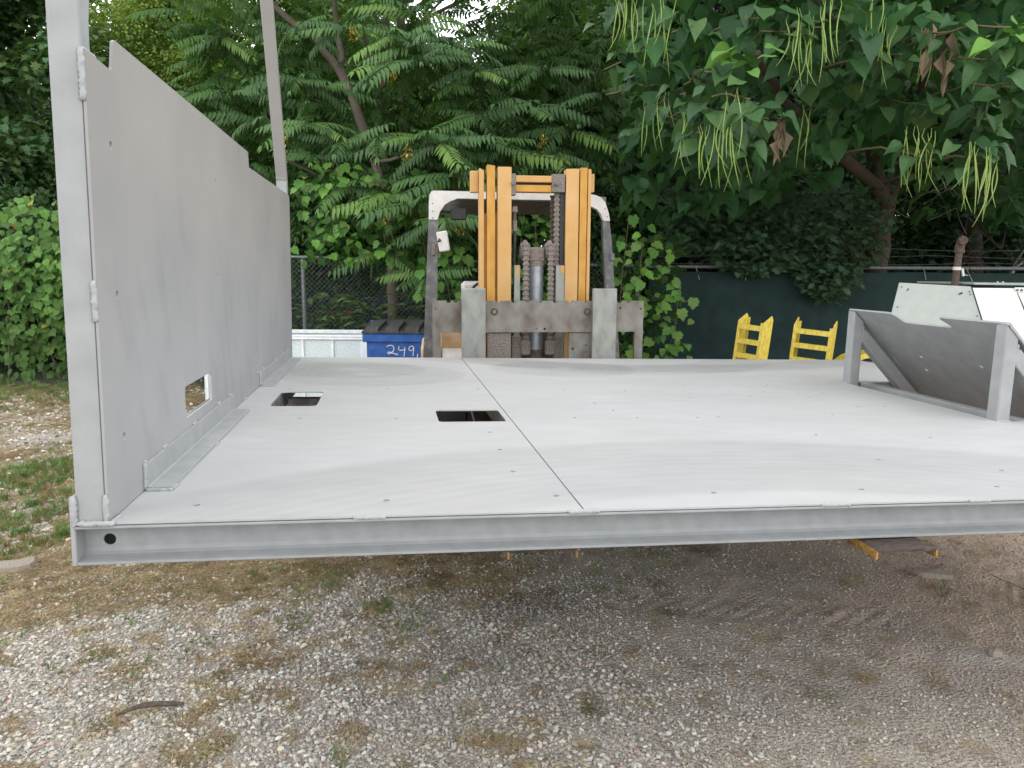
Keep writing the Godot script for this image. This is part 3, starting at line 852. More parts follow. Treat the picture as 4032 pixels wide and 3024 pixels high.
func trailer() -> void:
	var o := yard_thing("equipment_trailer", "yellow equipment trailer with two upright ladder-like ramps beside the green fence", "trailer", 2.6, 7.6)
	part(o, "deck", span(-.55, 2.25, .50, .58, -1.7, -.35, .008), M.yellow)
	part(o, "side_rail", span(-.55, 2.25, .44, .62, -.36, -.30, .006), M.yellow)
	ramp(o, .28, .80, Transform3D(Basis(Vector3.FORWARD, .10) * Basis(Vector3.UP, -.95), Vector3(-.435, .47, .42)))
	ramp(o, .35, .765, Transform3D(Basis(Vector3.FORWARD, .085) * Basis(Vector3.UP, -.62), Vector3(.165, .46, .42)))
	part(o, "hinge_bar", rod(Vector3(-.75, .47, .40), Vector3(.4, .47, .40), .03, 10), M.yellow)
	part(o, "hinge_arm", span(-.58, -.52, .44, .50, -.35, .42, .004), M.yellow)
	part(o, "hinge_arm", span(.30, .36, .44, .50, -.35, .42, .004), M.yellow)
	# the wheel under its curved fender
	var st := S()
	var poly := PackedVector2Array()
	for k in 13:
		var a := PI * k / 12.0
		poly.append(Vector2(cos(a) * .38, .54 + sin(a) * .38))
	for k in range(12, -1, -1):
		var a := PI * k / 12.0
		poly.append(Vector2(cos(a) * .367, .54 + sin(a) * .367))
	prism(st, poly, .18, .48, Vector3.RIGHT, Vector3.UP, Vector3.BACK, Vector3(.79, 0, 0))
	part(o, "fender", fin(st), M.yellow)
	st = S()
	var skirt := PackedVector2Array()
	for k in 13:
		var a := PI * k / 12.0
		skirt.append(Vector2(cos(a) * .378, .54 + sin(a) * .378))
	for k in range(12, -1, -1):
		var a := PI * k / 12.0
		skirt.append(Vector2(cos(a) * .335, .54 + sin(a) * .335))
	prism(st, skirt, .472, .478, Vector3.RIGHT, Vector3.UP, Vector3.BACK, Vector3(.79, 0, 0))
	part(o, "fender_skirt", fin(st), M.yellow)
	var turned := Transform3D(Basis(Vector3.UP, PI / 2), Vector3(.79, .33, .33))
	var t := part(o, "wheel", disc_wheel(Vector3.ZERO, .33, .24, 28), M.rubber, turned)
	part(t, "rim", rod(Vector3(-.125, 0, 0), Vector3(.125, 0, 0), .2, 20), M.yellow)
	part(o, "axle", rod(Vector3(.79, .33, -1.9), Vector3(.79, .33, .33), .035, 10), M.black)


func compressor() -> void:
	var o := yard_thing("air_compressor", "white and grey sheet metal engine housing with rusty exhaust pipe behind the sloping bracket", "compressor", 3.52, 7.0)
	# end panel leans back and is narrower above; the side panels run on to the right
	var a := Vector3(.063, 1.568, -.16)
	var b := Vector3(.645, 1.538, -.02)
	var c := Vector3(.735, 1.06, .16)
	var d := Vector3(-.095, 1.08, -.02)
	var e := Vector3(1.045, 1.524, -.02)
	var f := Vector3(1.17, 1.05, .17)
	var st := S()
	slab(st, [a, b, c, d], .012)
	var p := part(o, "end_panel", fin(st), M.hood_grey)
	for k in [[.04, .08], [.045, .45], [.06, .72], [.95, .10], [.955, .15], [.96, .55], [.97, .63]]:
		var at: Vector3 = a.lerp(b, k[0]).lerp(d.lerp(c, k[0]), k[1])
		part(p, "rivet", box(at + Vector3(0, .002, .012), Vector3(.011, .011, .008), .003), M.rust)
	part(p, "latch_slot", box(a.lerp(b, .13).lerp(d.lerp(c, .13), .12) + Vector3(0, 0, .011), Vector3(.008, .024, .006), .001, Basis(Vector3.BACK, -.5)), M.black)
	part(p, "latch_slot", box(a.lerp(b, .83).lerp(d.lerp(c, .83), .14) + Vector3(0, 0, .011), Vector3(.034, .014, .006), .002, Basis(Vector3.BACK, .4)), M.black)
	st = S()
	slab(st, [b + Vector3(.012, -.012, 0), e, f, c + Vector3(.012, 0, 0)], .012)
	part(o, "side_panel", fin(st), M.hood_white)
	st = S()
	slab(st, [e + Vector3(.022, -.025, .004), Vector3(1.75, 1.50, -.02), Vector3(1.9, 1.02, .18), f + Vector3(.03, 0, .012)], .012)
	part(o, "side_panel", fin(st), M.hood_white)
	part(o, "corner_strip", rod(b + Vector3(.006, -.008, .004), c + Vector3(.006, 0, .004), .006, 6), M.black)
	var h := part(o, "hinge", span(1.035, 1.125, 1.485, 1.532, -.012, -.002, .003), M.hood_white)
	part(h, "bolt", rod(Vector3(1.055, 1.508, -.004), Vector3(1.055, 1.508, .008), .011, 8), M.dirt_steel)
	part(h, "bolt", rod(Vector3(1.095, 1.508, -.004), Vector3(1.095, 1.508, .008), .011, 8), M.dirt_steel)
	part(o, "lower_body", span(.55, 2.0, .42, 1.075, -1.05, .0, .02), M.hood_white)
	part(o, "chassis", span(.5, 2.2, .34, .46, -1.0, .05, .01), M.rust)
	part(o, "inner_frame", span(.62, 1.9, 1.0, 1.50, -.95, -.20, .02), M.black)
	part(o, "roof_lid", box(Vector3(1.52, 1.555, -.55), Vector3(1.66, .018, 1.0), .004, Basis(Vector3.BACK, -.008)), M.hood_grey)
	part(o, "roof_edge", span(.40, .95, 1.53, 1.546, -.40, -.15, .003), M.black)
	for x in [.92, .97]:
		part(o, "lid_screw", rod(Vector3(x, 1.562, -.08), Vector3(x, 1.585, -.08), .008, 6), M.tie)
	var pipe := part(o, "exhaust_pipe", rod(Vector3(.625, 1.45, -.25), Vector3(.645, 1.90, -.25), .031, 16), M.rust)
	st = S()
	tube(st, [Vector3(.645, 1.86, -.25), Vector3(.646, 1.905, -.25), Vector3(.645, 1.945, -.235), Vector3(.635, 1.962, -.20), Vector3(.62, 1.955, -.155)], [.040, .041, .041, .040, .039], 14)
	part(pipe, "elbow", fin(st), M.rust)
	part(pipe, "collar", rod(Vector3(.644, 1.845, -.25), Vector3(.645, 1.87, -.25), .044, 16), M.rust)
	part(pipe, "clamp", rod(Vector3(.634, 1.685, -.25), Vector3(.635, 1.715, -.25), .036, 14), M.dusty)
	part(pipe, "clamp_tail", box(Vector3(.685, 1.665, -.235), Vector3(.022, .075, .02), .004, Basis(Vector3.BACK, .25)), M.dusty)
	part(pipe, "clamp_wire", rod(Vector3(.69, 1.645, -.235), Vector3(.74, 1.635, -.235), .003, 5), M.tie)
	for w in [.5, 1.5]:
		var t := part(o, "wheel", disc_wheel(Vector3.ZERO, .32, .2, 24), M.rubber, Transform3D(Basis(Vector3.UP, PI / 2), Vector3(w, .32, .02)))
		part(t, "rim", rod(Vector3(-.105, 0, 0), Vector3(.105, 0, 0), .16, 16), M.hood_white)


# a flat four-cornered sheet with thickness, its face towards the photographer
func slab(st: SurfaceTool, p: Array, thick: float) -> void:
	var n: Vector3 = (p[2] - p[0]).cross(p[1] - p[0]).normalized()
	if n.z < 0: n = -n
	var mid: Vector3 = (p[0] + p[1] + p[2] + p[3]) / 4
	q4(st, p[0], p[1], p[2], p[3], n)
	q4(st, p[0] - n * thick, p[1] - n * thick, p[2] - n * thick, p[3] - n * thick, -n)
	for i in 4:
		var j := (i + 1) % 4
		q4(st, p[i], p[j], p[j] - n * thick, p[i] - n * thick, (p[i] + p[j]) / 2 - mid)


func fences() -> void:
	# green windscreen fence on the right
	var o := yard_thing("screened_fence", "chain link fence with dark green windscreen behind the trailer and compressor", "fence", 2.0, 11.3)
	var st := S()
	var nx := 60
	var rows := []
	for i in nx + 1:
		var x := i * 9.0 / nx
		var col := []
		for k in 9:
			var y := .02 + k * .205
			var sag := .02 * sin(x * 2.1) * sin(y * 1.8) + .012 * sin(x * 5.3 + y * 2.0)
			col.append(Vector3(x, y - (.012 * absf(sin(x * 1.6)) if k == 8 else 0.0), sag))
		rows.append(col)
	st.set_smooth_group(1)
	for i in nx:
		for k in 8:
			q4(st, rows[i][k], rows[i + 1][k], rows[i + 1][k + 1], rows[i][k + 1], Vector3.BACK)
	st.set_smooth_group(2)
	for i in nx:
		for k in 8:
			var t := Vector3(0, 0, -.004)
			q4(st, rows[i][k] + t, rows[i + 1][k] + t, rows[i + 1][k + 1] + t, rows[i][k + 1] + t, Vector3.FORWARD)
	part(o, "windscreen", fin(st), M.screen)
	part(o, "top_rail", rod(Vector3(-.2, 1.722, -.045), Vector3(9.0, 1.718, -.045), .027, 12), M.pipe_fence)
	part(o, "rail_sleeve", rod(Vector3(1.55, 1.7215, -.045), Vector3(1.68, 1.7215, -.045), .032, 12), M.pipe_fence)
	for x in [-.15, 2.6, 5.35, 8.1]:
		var p := part(o, "post", rod(Vector3(x, 0, -.10), Vector3(x, 1.75, -.10), .03, 12), M.pipe_fence)
		part(p, "wire_arm", rod(Vector3(x, 1.74, -.10), Vector3(x + .03, 2.02, .10), .014, 6), M.pipe_fence)
	part(o, "brace_arm", rod(Vector3(5.35, 1.70, -.09), Vector3(5.75, 2.02, -.12), .02, 8), M.pipe_fence)
	for k in [[.28, .02, -.14], [.68, .05, -.16], [1.45, -.05, -.17], [2.75, .02, -.16], [4.0, .03, -.155], [4.62, .09, -.17], [6.0, .05, -.15]]:
		part(o, "cable_tie", rod(Vector3(k[0], 1.735, -.02), Vector3(k[0] + k[1], 1.70 + k[2], .022), .0045, 5), M.tie)
	for k in [[1.80, .03], [1.90, .06], [2.0, .09]]:
		st = S()
		var pts := []
		for i in 46:
			pts.append(Vector3(-.2 + i * .2, k[0] - .035 * absf(sin(i * .23 + k[0] * 9.0)), k[1] + .01 * sin(i * 1.7)))
		tube(st, pts, [.0032], 4)
		part(o, "barbed_wire", fin(st), M.wire)
	# open chain link on the left
	var f := yard_thing("chain_link_fence", "bare grey chain link fence with weeds behind the metal bin", "fence", -4.6, 11.3)
	for x in [0.0, 1.556, 4.3]:
		part(f, "post", rod(Vector3(x, 0, 0), Vector3(x, 1.80, 0), .032, 12), M.pipe_fence)
	part(f, "top_rail", rod(Vector3(-1.2, 1.89, .0), Vector3(1.556, 1.835, 0), .022, 10), M.pipe_fence)
	part(f, "top_rail", rod(Vector3(1.556, 1.835, .0), Vector3(6.5, 1.725, 0), .022, 10), M.pipe_fence)
	st = S()
	var L := 7.6
	var H := 1.78
	var step := .072
	var n := int((L + H) / step)
	for dirn in [1.0, -1.0]:
		for i in n:
			var s := -H + i * step
			var x0 := maxf(s, 0.0)
			var x1 := minf(s + H, L)
			if x1 - x0 < .03: continue
			var y0 := x0 - s
			var y1 := x1 - s
			var A := Vector3(x0 - 1.2, (y0 if dirn > 0 else H - y0) + .02, .035 + .004 * dirn)
			var B := Vector3(x1 - 1.2, (y1 if dirn > 0 else H - y1) + .02, .035 + .004 * dirn)
			tube(st, [A, B], [.0026, .0026], 3, false)
	tag(part(f, "wire_mesh", fin(st), M.wire), "", "", "", "stuff")
	# what stands behind it
	var c := yard_thing("dark_container", "dark blue container with red strips, seen low through the chain link", "container", -3.3, 12.6, .1)
	part(c, "body", span(-.6, 1.9, 0, 1.25, -.9, 0, .02), M.navy)
	part(c, "red_strip", span(.12, .72, .955, .985, 0, .012, .003), M.red)
	part(c, "red_strip", span(-.1, .22, .82, .85, 0, .012, .003), M.red)
	part(c, "red_strip", span(.95, 1.45, .80, .83, 0, .012, .003), M.red)


# ------------------------------------------------------------------ the ground and what lies on it
var gn1 := FastNoiseLite.new()
var gn2 := FastNoiseLite.new()


func stone_share(x: float, z: float) -> float:
	var n := gn1.get_noise_2d(x * 1.0, z * 1.0)
	var m := gn2.get_noise_2d(x, z)
	var g := .95
	if x > 1.5:
		g = lerpf(.95, .34, smoothstep(1.2, 2.3, x + .5 * n - .4 * z - .4))
	if x > 1.0 and z > -.45:
		g = maxf(g, .55 + .5 * n)
	g -= straw_share(x, z) * .62
	g += .45 * n + .25 * m - .05
	# bare dusty patch and wheel ruts on the right
	g -= smoothstep(.32, .08, Vector2((x - 3.30), (z + .64) * 2.6).length()) * .9
	return clampf(g, .03, 1.0)


func straw_share(x: float, z: float) -> float:
	var n := gn1.get_noise_2d(x * .8 + 20.0, z * .8)
	var m := gn2.get_noise_2d(x * .7 + 5.0, z * .7)
	var band := smoothstep(-1.56, -1.95, z + .34 * n + .22 * m) * smoothstep(1.9, .6, x + .3 * m)
	band = maxf(band, smoothstep(.28, .62, gn2.get_noise_2d(x * 1.6 + 5.0, z * 1.6) + .5 * m + .25 * n + .10 * smoothstep(1.0, -.6, x)) * .8)
	if z < -2.6:
		band = clampf(.45 + 1.3 * n + .5 * m + .4 * smoothstep(-6.5, -8.0, z), 0, 1)
	if x > 1.6: band *= .45
	return clampf(band, 0, 1)


func oil_stain(x: float, z: float) -> float:
	return smoothstep(.36, .08, Vector2((x - 1.42) * 1.0, (z + 1.46) * 1.3).length()) * .55 + .3 * smoothstep(.4, .1, Vector2(x - 1.15, (z + .98) * 1.4).length())


func ground_height(x: float, z: float) -> float:
	var h := .012 * gn1.get_noise_2d(x * .7, z * .7) + .005 * gn2.get_noise_2d(x * 2.0, z * 2.0)
	# two bands of tyre tread
	for t in [[2.45, -1.28, .32, .28], [4.6, -1.35, -.25, .5]]:
		var u: float = x - t[0]
		var v: float = z - t[1] - u * t[2]
		if absf(v) < t[3] * .5 and absf(u) < .9:
			h += .006 * sin((u * 1.0 + v * 1.1) * 62.0) * smoothstep(t[3] * .5, t[3] * .25, absf(v)) * smoothstep(.9, .6, absf(u)) - .006
	return h


func ground_color(x: float, z: float) -> Color:
	var n := gn1.get_noise_2d(x * 1.3, z * 1.3)
	var m := gn2.get_noise_2d(x * 1.5, z * 1.5)
	var dirt := Color(.375, .325, .275)
	var red := Color(.47, .33, .235)
	var pale := Color(.49, .445, .385)
	var straw := Color(.27, .20, .115)
	var c := dirt.lerp(pale, clampf(.25 + .5 * n, 0, .6))
	c = c.lerp(red, smoothstep(2.4, 4.6, x - .5 * z * .3 + .8 * n) * .75)
	c = c.lerp(straw, straw_share(x, z) * .85)
	c = c.lerp(Color(.50, .45, .395), smoothstep(.26, .06, Vector2((x - 3.30) * 1.0 - (z + .64) * .8, (z + .64) * 2.4).length() + .10 * m))
	c = c.lerp(Color(.03, .026, .022), oil_stain(x, z) * .7)
	if z < -8.6: c = c.lerp(Color(.05, .055, .025), smoothstep(-8.6, -9.6, z))
	return c * (1.0 + .22 * m)


func ground() -> void:
	gn1.seed = 101; gn1.frequency = .9; gn1.fractal_octaves = 3
	gn2.seed = 102; gn2.frequency = 3.2; gn2.fractal_octaves = 3
	var xs := []
	var zs := []
	var x := -2.2
	while x < 5.8:
		xs.append(x); x += .03
	for k in [6.2, 7, 8, 10, 13, 18, 30, 60, 150]: xs.append(float(k))
	for k in [-2.5, -2.8, -3.2, -3.6, -4, -4.5, -5, -5.6, -6.3, -7, -8, -10, -13, -18, -30, -60, -150]: xs.push_front(float(k))
	var z := -3.0
	while z < .4:
		zs.append(z); z += .03
	for k in [1, 2, 4, 8, 20, 60, 150]: zs.append(float(k))
	for k in [-3.4, -3.8, -4.2, -4.6, -5, -5.5, -6, -6.5, -7, -7.5, -8, -8.5, -9, -9.5, -10, -11, -13, -16, -20, -28, -45, -80, -200]: zs.push_front(float(k))
	var v := PackedVector3Array()
	var c := PackedColorArray()
	for b in zs:
		for a in xs:
			v.append(Vector3(a, ground_height(a, b) if absf(a) < 12 and absf(b) < 12 else 0.0, b))
			c.append(ground_color(a, b))
	var idx := PackedInt32Array()
	var w := xs.size()
	for j in zs.size() - 1:
		for i in w - 1:
			var k := j * w + i
			idx.append_array(PackedInt32Array([k, k + 1, k + w, k + 1, k + w + 1, k + w]))
	var arr := []
	arr.resize(Mesh.ARRAY_MAX)
	arr[Mesh.ARRAY_VERTEX] = v
	arr[Mesh.ARRAY_COLOR] = c
	arr[Mesh.ARRAY_INDEX] = idx
	var am := ArrayMesh.new()
	am.add_surface_from_arrays(Mesh.PRIMITIVE_TRIANGLES, arr)
	var st := SurfaceTool.new()
	st.create_from(am, 0)
	st.generate_normals()
	tag(part(self, "ground", st.commit(), M.ground), "", "", "", "structure")


func stone_mesh(sd: int, rough := .34) -> ArrayMesh:
	var r := RandomNumberGenerator.new()
	r.seed = sd
	var g := (1.0 + sqrt(5.0)) / 2.0
	var p := []
	for a in [-1.0, 1.0]:
		for b in [-g, g]:
			p.append(Vector3(0, a, b)); p.append(Vector3(a, b, 0)); p.append(Vector3(b, 0, a))
	for i in p.size():
		p[i] = (p[i].normalized() * (1.0 + r.randf_range(-rough, rough))) * Vector3(.55, .30, .40)
	var st := S()
	for i in 12:
		for j in range(i + 1, 12):
			for k in range(j + 1, 12):
				var u: Vector3 = unit_ico(i)
				if u.distance_to(unit_ico(j)) < 1.2 and u.distance_to(unit_ico(k)) < 1.2 and unit_ico(j).distance_to(unit_ico(k)) < 1.2:
					t3(st, p[i], p[j], p[k], p[i] + p[j] + p[k])
	return fin(st)


func unit_ico(i: int) -> Vector3:
	var g := (1.0 + sqrt(5.0)) / 2.0
	var q := i / 3
	var a: float = -1.0 if q < 2 else 1.0
	var b: float = -g if q % 2 == 0 else g
	return [Vector3(0, a, b), Vector3(a, b, 0), Vector3(b, 0, a)][i % 3].normalized()


func stone_color(x: float, z: float) -> Color:
	var t := rng.randf()
	var v := rf(.29, .72)
	var c := Color(v, v * .955, v * .85)
	if t < .14: c = Color(v * .85, v * .85, v * .83)
	elif t < .30: c = Color(v, v * .88, v * .70)
	elif t < .34: c = Color(v * .95, v * .66, v * .58)
	elif t < .40: c = Color(v * .5, v * .47, v * .44)
	if x < .6: c *= 1.18  # left stones lightened to paint in the brighter daylight there
	c = c.lerp(Color(.25, .19, .14), .35 * smoothstep(2.0, 4.5, x))
	return c.lerp(Color(.05, .045, .04), oil_stain(x, z) * .75)


func strew() -> void:
	var kinds := []
	for k in 6:
		kinds.append(stone_mesh(300 + k))
	var lists := []
	var cols := []
	for k in 6:
		lists.append([]); cols.append(PackedColorArray())
	# the near ground: stones, then grit; further left: larger stones only
	for zone in [[-1.9, 5.2, -3.1, .15, 135000, .007, .021], [-1.9, 5.2, -3.1, .15, 130000, .0045, .0095], [-7.5, -.4, -9.2, -2.6, 26000, .016, .042]]:
		for i in zone[4]:
			var x := rf(zone[0], zone[1])
			var z := rf(zone[2], zone[3])
			if zone[6] > .03 and x > -.4 - (z + 2.6) * -.1 + .3: continue
			var share := stone_share(x, z)
			if zone[6] < .01: share = maxf(share, .62)
			if rng.randf() > share: continue
			var s := lerpf(zone[5], zone[6], pow(rng.randf(), 2.6)) * 1.18 * lerpf(1.0, .62, smoothstep(1.2, 2.4, x - .3 * z - .3))
			var b := Basis(Vector3.UP, rf(0, TAU)) * Basis(Vector3.RIGHT, rf(-.5, .5)) * Basis(Vector3.BACK, rf(-.5, .5))
			var k := rng.randi() % 6
			lists[k].append(Transform3D(b.scaled(Vector3(s, s, s)), Vector3(x, ground_height(x, z) + s * rf(.08, .28), z)))
			cols[k].append(stone_color(x, z) if zone[6] > .01 or rng.randf() < .4 else ground_color(x, z) * rf(.9, 1.7))
	for k in 6:
		tag(copies(self, "gravel", kinds[k], M.stone, lists[k], cols[k]), "loose pale grey gravel spread over the yard", "gravel", "gravel of the yard", "stuff")
	# dry stalks and tufts
	var tuft := straw_mat(16, 71)
	var tall := blade_tuft(12, .5, .45, 72)
	var list := []
	var cc := PackedColorArray()
	for i in 36000:
		var far := i > 18000
		var x := rf(-7.5, -.3) if far else rf(-1.9, 4.6)
		var z := rf(-9.6, -2.6) if far else rf(-2.9, .1)
		var sh := straw_share(x, z)
		if rng.randf() > sh * (1.0 if x < 1.5 else .5) + .02: continue
		var s := rf(.5, 1.1) * (.8 if not far else 1.25)
		list.append(Transform3D(Basis(Vector3.UP, rf(0, TAU)).scaled(Vector3(s, s * .8, s)), Vector3(x, ground_height(x, z) + .004, z)))
		var k := rf(.75, 1.3)
		cc.append(Color(.46, .37, .23) * k if rng.randf() < .6 else Color(.25, .165, .085) * k if rng.randf() < .8 else Color(.15, .16, .06) * k)
	tag(copies(self, "dry_grass", tuft, M.straw, list, cc), "dry straw coloured grass lying in patches between the gravel", "grass", "", "stuff")
	list = []
	cc = PackedColorArray()
	for p in [[-2.05, -4.5, .36, 260], [-1.62, -3.05, .45, 260], [-2.3, -5.3, .3, 50], [-1.75, -3.7, .4, 90], [-2.9, -6.8, .6, 50], [-3.6, -8.6, .8, 160], [-5.2, -8.7, 1.2, 160], [-.1, -1.26, .10, 9], [.65, -1.57, .10, 20], [.79, -1.40, .12, 24], [.26, -1.45, .08, 8], [.35, -2.0, .2, 34], [.05, -1.98, .12, 16], [1.9, -1.95, .35, 36], [1.45, -1.9, .3, 30], [-.4, -1.2, .3, 10], [.95, -.8, .1, 5], [.55, -.35, .05, 6], [3.55, -1.25, .12, 8], [2.4, -2.2, .3, 14], [-1.3, -2.1, .3, 30], [-.7, -1.5, .3, 12]]:
		for i in p[3]:
			var a := rf(0, TAU)
			var r: float = p[2] * sqrt(rng.randf())
			var x: float = p[0] + cos(a) * r
			var z: float = p[1] + sin(a) * r * 1.4
			var s := rf(.09, .18) * (1.0 if p[3] > 50 else .55) * (1.5 if z < -8 else 1.0)
			list.append(Transform3D(Basis(Vector3.UP, rf(0, TAU)).scaled(Vector3(s, s, s)), Vector3(x, ground_height(x, z), z)))
			var k := rf(.7, 1.25)
			cc.append((Color(.125, .225, .06) if rng.randf() < .65 else Color(.20, .18, .07)) * k)
	tag(copies(self, "green_grass", tall, M.straw, list, cc), "green grass tufts growing up through the gravel", "grass", "", "stuff")


# short stalks lying flat and crossing at random
func straw_mat(n: int, sd: int) -> ArrayMesh:
	var r := RandomNumberGenerator.new()
	r.seed = sd
	var st := S()
	for i in n:
		var a := r.randf_range(0, TAU)
		var d := Vector3(cos(a), r.randf_range(-.05, .3), sin(a)) * r.randf_range(.025, .06)
		var side := Vector3(-sin(a), 0, cos(a)) * r.randf_range(.0012, .0022)
		var c := Vector3(r.randf_range(-.07, .07), r.randf_range(.002, .014), r.randf_range(-.07, .07))
		var bend := Vector3(r.randf_range(-.01, .01), r.randf_range(0, .008), r.randf_range(-.01, .01))
		t3(st, c - d - side, c - d + side, c + bend + side, Vector3.UP)
		t3(st, c - d - side, c + bend + side, c + bend - side, Vector3.UP)
		t3(st, c + bend - side, c + bend + side, c + d, Vector3.UP)
	return fin(st)


func blade_tuft(n: int, h: float, spread: float, sd: int) -> ArrayMesh:
	var r := RandomNumberGenerator.new()
	r.seed = sd
	var st := S()
	for i in n:
		var a := r.randf_range(0, TAU)
		var d := Vector3(cos(a), 0, sin(a))
		var side := Vector3(-d.z, 0, d.x) * .018 * maxf(h, .18) * 1.6
		var up := r.randf_range(.5, 1.0)
		var base := d * r.randf_range(0, .12)
		var mid := base + d * spread * .25 * h * 2.0 + Vector3.UP * h * up * (.65 if spread < 1.0 else .22)
		var tip := base + d * spread * .7 * h * 2.0 + Vector3.UP * h * up * (1.0 if spread < 1.0 else .16)
		t3(st, base - side, base + side, mid + side * .8, Vector3.UP)
		t3(st, base - side, mid + side * .8, mid - side * .8, Vector3.UP)
		t3(st, mid - side * .8, mid + side * .8, tip, Vector3.UP)
	return fin(st)


func loose_things() -> void:
	var st := S()
	var pts := []
	for k in 9:
		var t := k / 8.0
		pts.append(Vector3(lerpf(-.278, -.052, t), .026 + .008 * sin(t * 5.0), lerpf(-.700, -.762, t) - .02 * sin(t * PI)))
	tube(st, pts, [.0035, .007, .009, .0105, .011, .010, .011, .009, .005], 7)
	part_thing("stick", fin(st), M.bark, "dead brown stick lying on the gravel", "stick")
	var slabs := [[Vector3(-1.36, .02, -2.34), Vector3(.125, .03, .085), .3, "flat tan paving stone in the dry grass left of the platform"], [Vector3(3.70, .015, -1.50), Vector3(.10, .035, .05), -.4, "flat grey slab of stone beyond the longer yellow fork sleeve's end"], [Vector3(3.36, .018, -.66), Vector3(.03, .028, .024), .2, "small brown stone lying alone on the pale dusty patch"], [Vector3(4.02, .02, -.78), Vector3(.09, .035, .045), .1, "long pale stone right of the dusty patch"]]
	for s in slabs:
		var m := stone_slab(s[1], int(s[0].x * 100) + 900)
		var o := part_thing("loose_stone", m, M.slab, s[3], "stone")
		o.transform = Transform3D(Basis(Vector3.UP, s[2]), s[0])
	st = S()
	tube(st, [Vector3(2.42, .03, -2.12), Vector3(2.52, .035, -2.06), Vector3(2.62, .025, -2.03), Vector3(2.67, .03, -1.98)], [.006, .009, .008, .004], 6)
	part_thing("stick", fin(st), M.bark, "short dark broken twig on the dirt below the platform's edge", "stick")
	st = S()
	tube(st, [Vector3(3.98, .03, -1.42), Vector3(4.03, .02, -1.20), Vector3(4.10, .016, -1.17), Vector3(4.40, .02, -1.12)], [.002, .003, .003, .002], 5)
	part_thing("stick", fin(st), M.bark, "thin bent twig lying right of the grey slab of stone", "stick")


func part_thing(called: String, mesh: Mesh, mat: Material, label: String, category: String) -> MeshInstance3D:
	var o := part(self, called, mesh, mat)
	tag(o, label, category)
	return o


func stone_slab(s: Vector3, sd: int) -> ArrayMesh:
	var r := RandomNumberGenerator.new()
	r.seed = sd
	var st := S()
	var top := []
	var bot := []
	for k in 9:
		var a := TAU * k / 9.0
		var q := r.randf_range(.82, 1.1)
		var e := Vector3(signf(cos(a)) * pow(absf(cos(a)), .6) * s.x * q, 0, signf(sin(a)) * pow(absf(sin(a)), .6) * s.z * q)
		top.append(e * .9 + Vector3(0, s.y * r.randf_range(.35, .6), 0))
		bot.append(e + Vector3(0, -s.y * .5, 0))
	var c := Vector3(0, s.y * .62, 0)
	for k in 9:
		var j := (k + 1) % 9
		t3(st, c, top[k], top[j], Vector3.UP)
		q4(st, top[k], top[j], bot[j], bot[k], top[k] + top[j])
	return fin(st)


# ------------------------------------------------------------------ trees and climbers
# half outlines: distance from the midrib, distance along it
const HEART := [[0.0, 0.0], [.13, -.09], [.28, -.11], [.41, -.04], [.49, .10], [.52, .26], [.49, .42], [.41, .58], [.29, .74], [.16, .88], [.05, 1.0], [0.0, 1.09]]
const GRAPE := [[0.0, .06], [.16, -.12], [.34, -.10], [.42, .10], [.56, .26], [.42, .40], [.46, .62], [.26, .66], [.14, .86], [0.0, 1.02]]
const STAR := [[0.0, .0], [.10, .04], [.34, -.04], [.20, .22], [.52, .36], [.24, .46], [.32, .74], [.12, .68], [0.0, 1.0]]
const LANCE := [[0.0, 0.0], [.125, .12], [.15, .30], [.10, .66], [0.0, 1.0]]


func blade(st: SurfaceTool, half: Array, fold: float, droop: float, wave: float, xf := Transform3D()) -> void:
	for s in [-1.0, 1.0]:
		st.set_smooth_group(2 if s < 0 else 3)
		for i in half.size() - 1:
			var a: Array = half[i]
			var b: Array = half[i + 1]
			var ma := clampf(a[1], 0.0, 1.0)
			var mb := clampf(b[1], 0.0, 1.0)
			var A := xf * Vector3(s * a[0], a[0] * fold - droop * a[1] * a[1] + wave * sin(a[1] * 7.0 + s) * a[0], a[1])
			var B := xf * Vector3(s * b[0], b[0] * fold - droop * b[1] * b[1] + wave * sin(b[1] * 7.0 + s) * b[0], b[1])
			var C := xf * Vector3(0, -droop * ma * ma, ma)
			var D := xf * Vector3(0, -droop * mb * mb, mb)
			var up := xf.basis.y
			if a[0] > 0.0: t3(st, A, B, C, up)
			if b[0] > 0.0 and mb > ma: t3(st, C, B, D, up)
	st.set_smooth_group(-1)


func leaf_mesh(half: Array, fold: float, droop: float, wave: float, stalk := 0.35) -> ArrayMesh:
	var st := S()
	blade(st, half, fold, droop, wave)
	if stalk > 0.0:
		t3(st, Vector3(-.012, 0, .02), Vector3(.012, 0, .02), Vector3(0, .06 * stalk, -stalk), Vector3.UP)
	return fin(st)


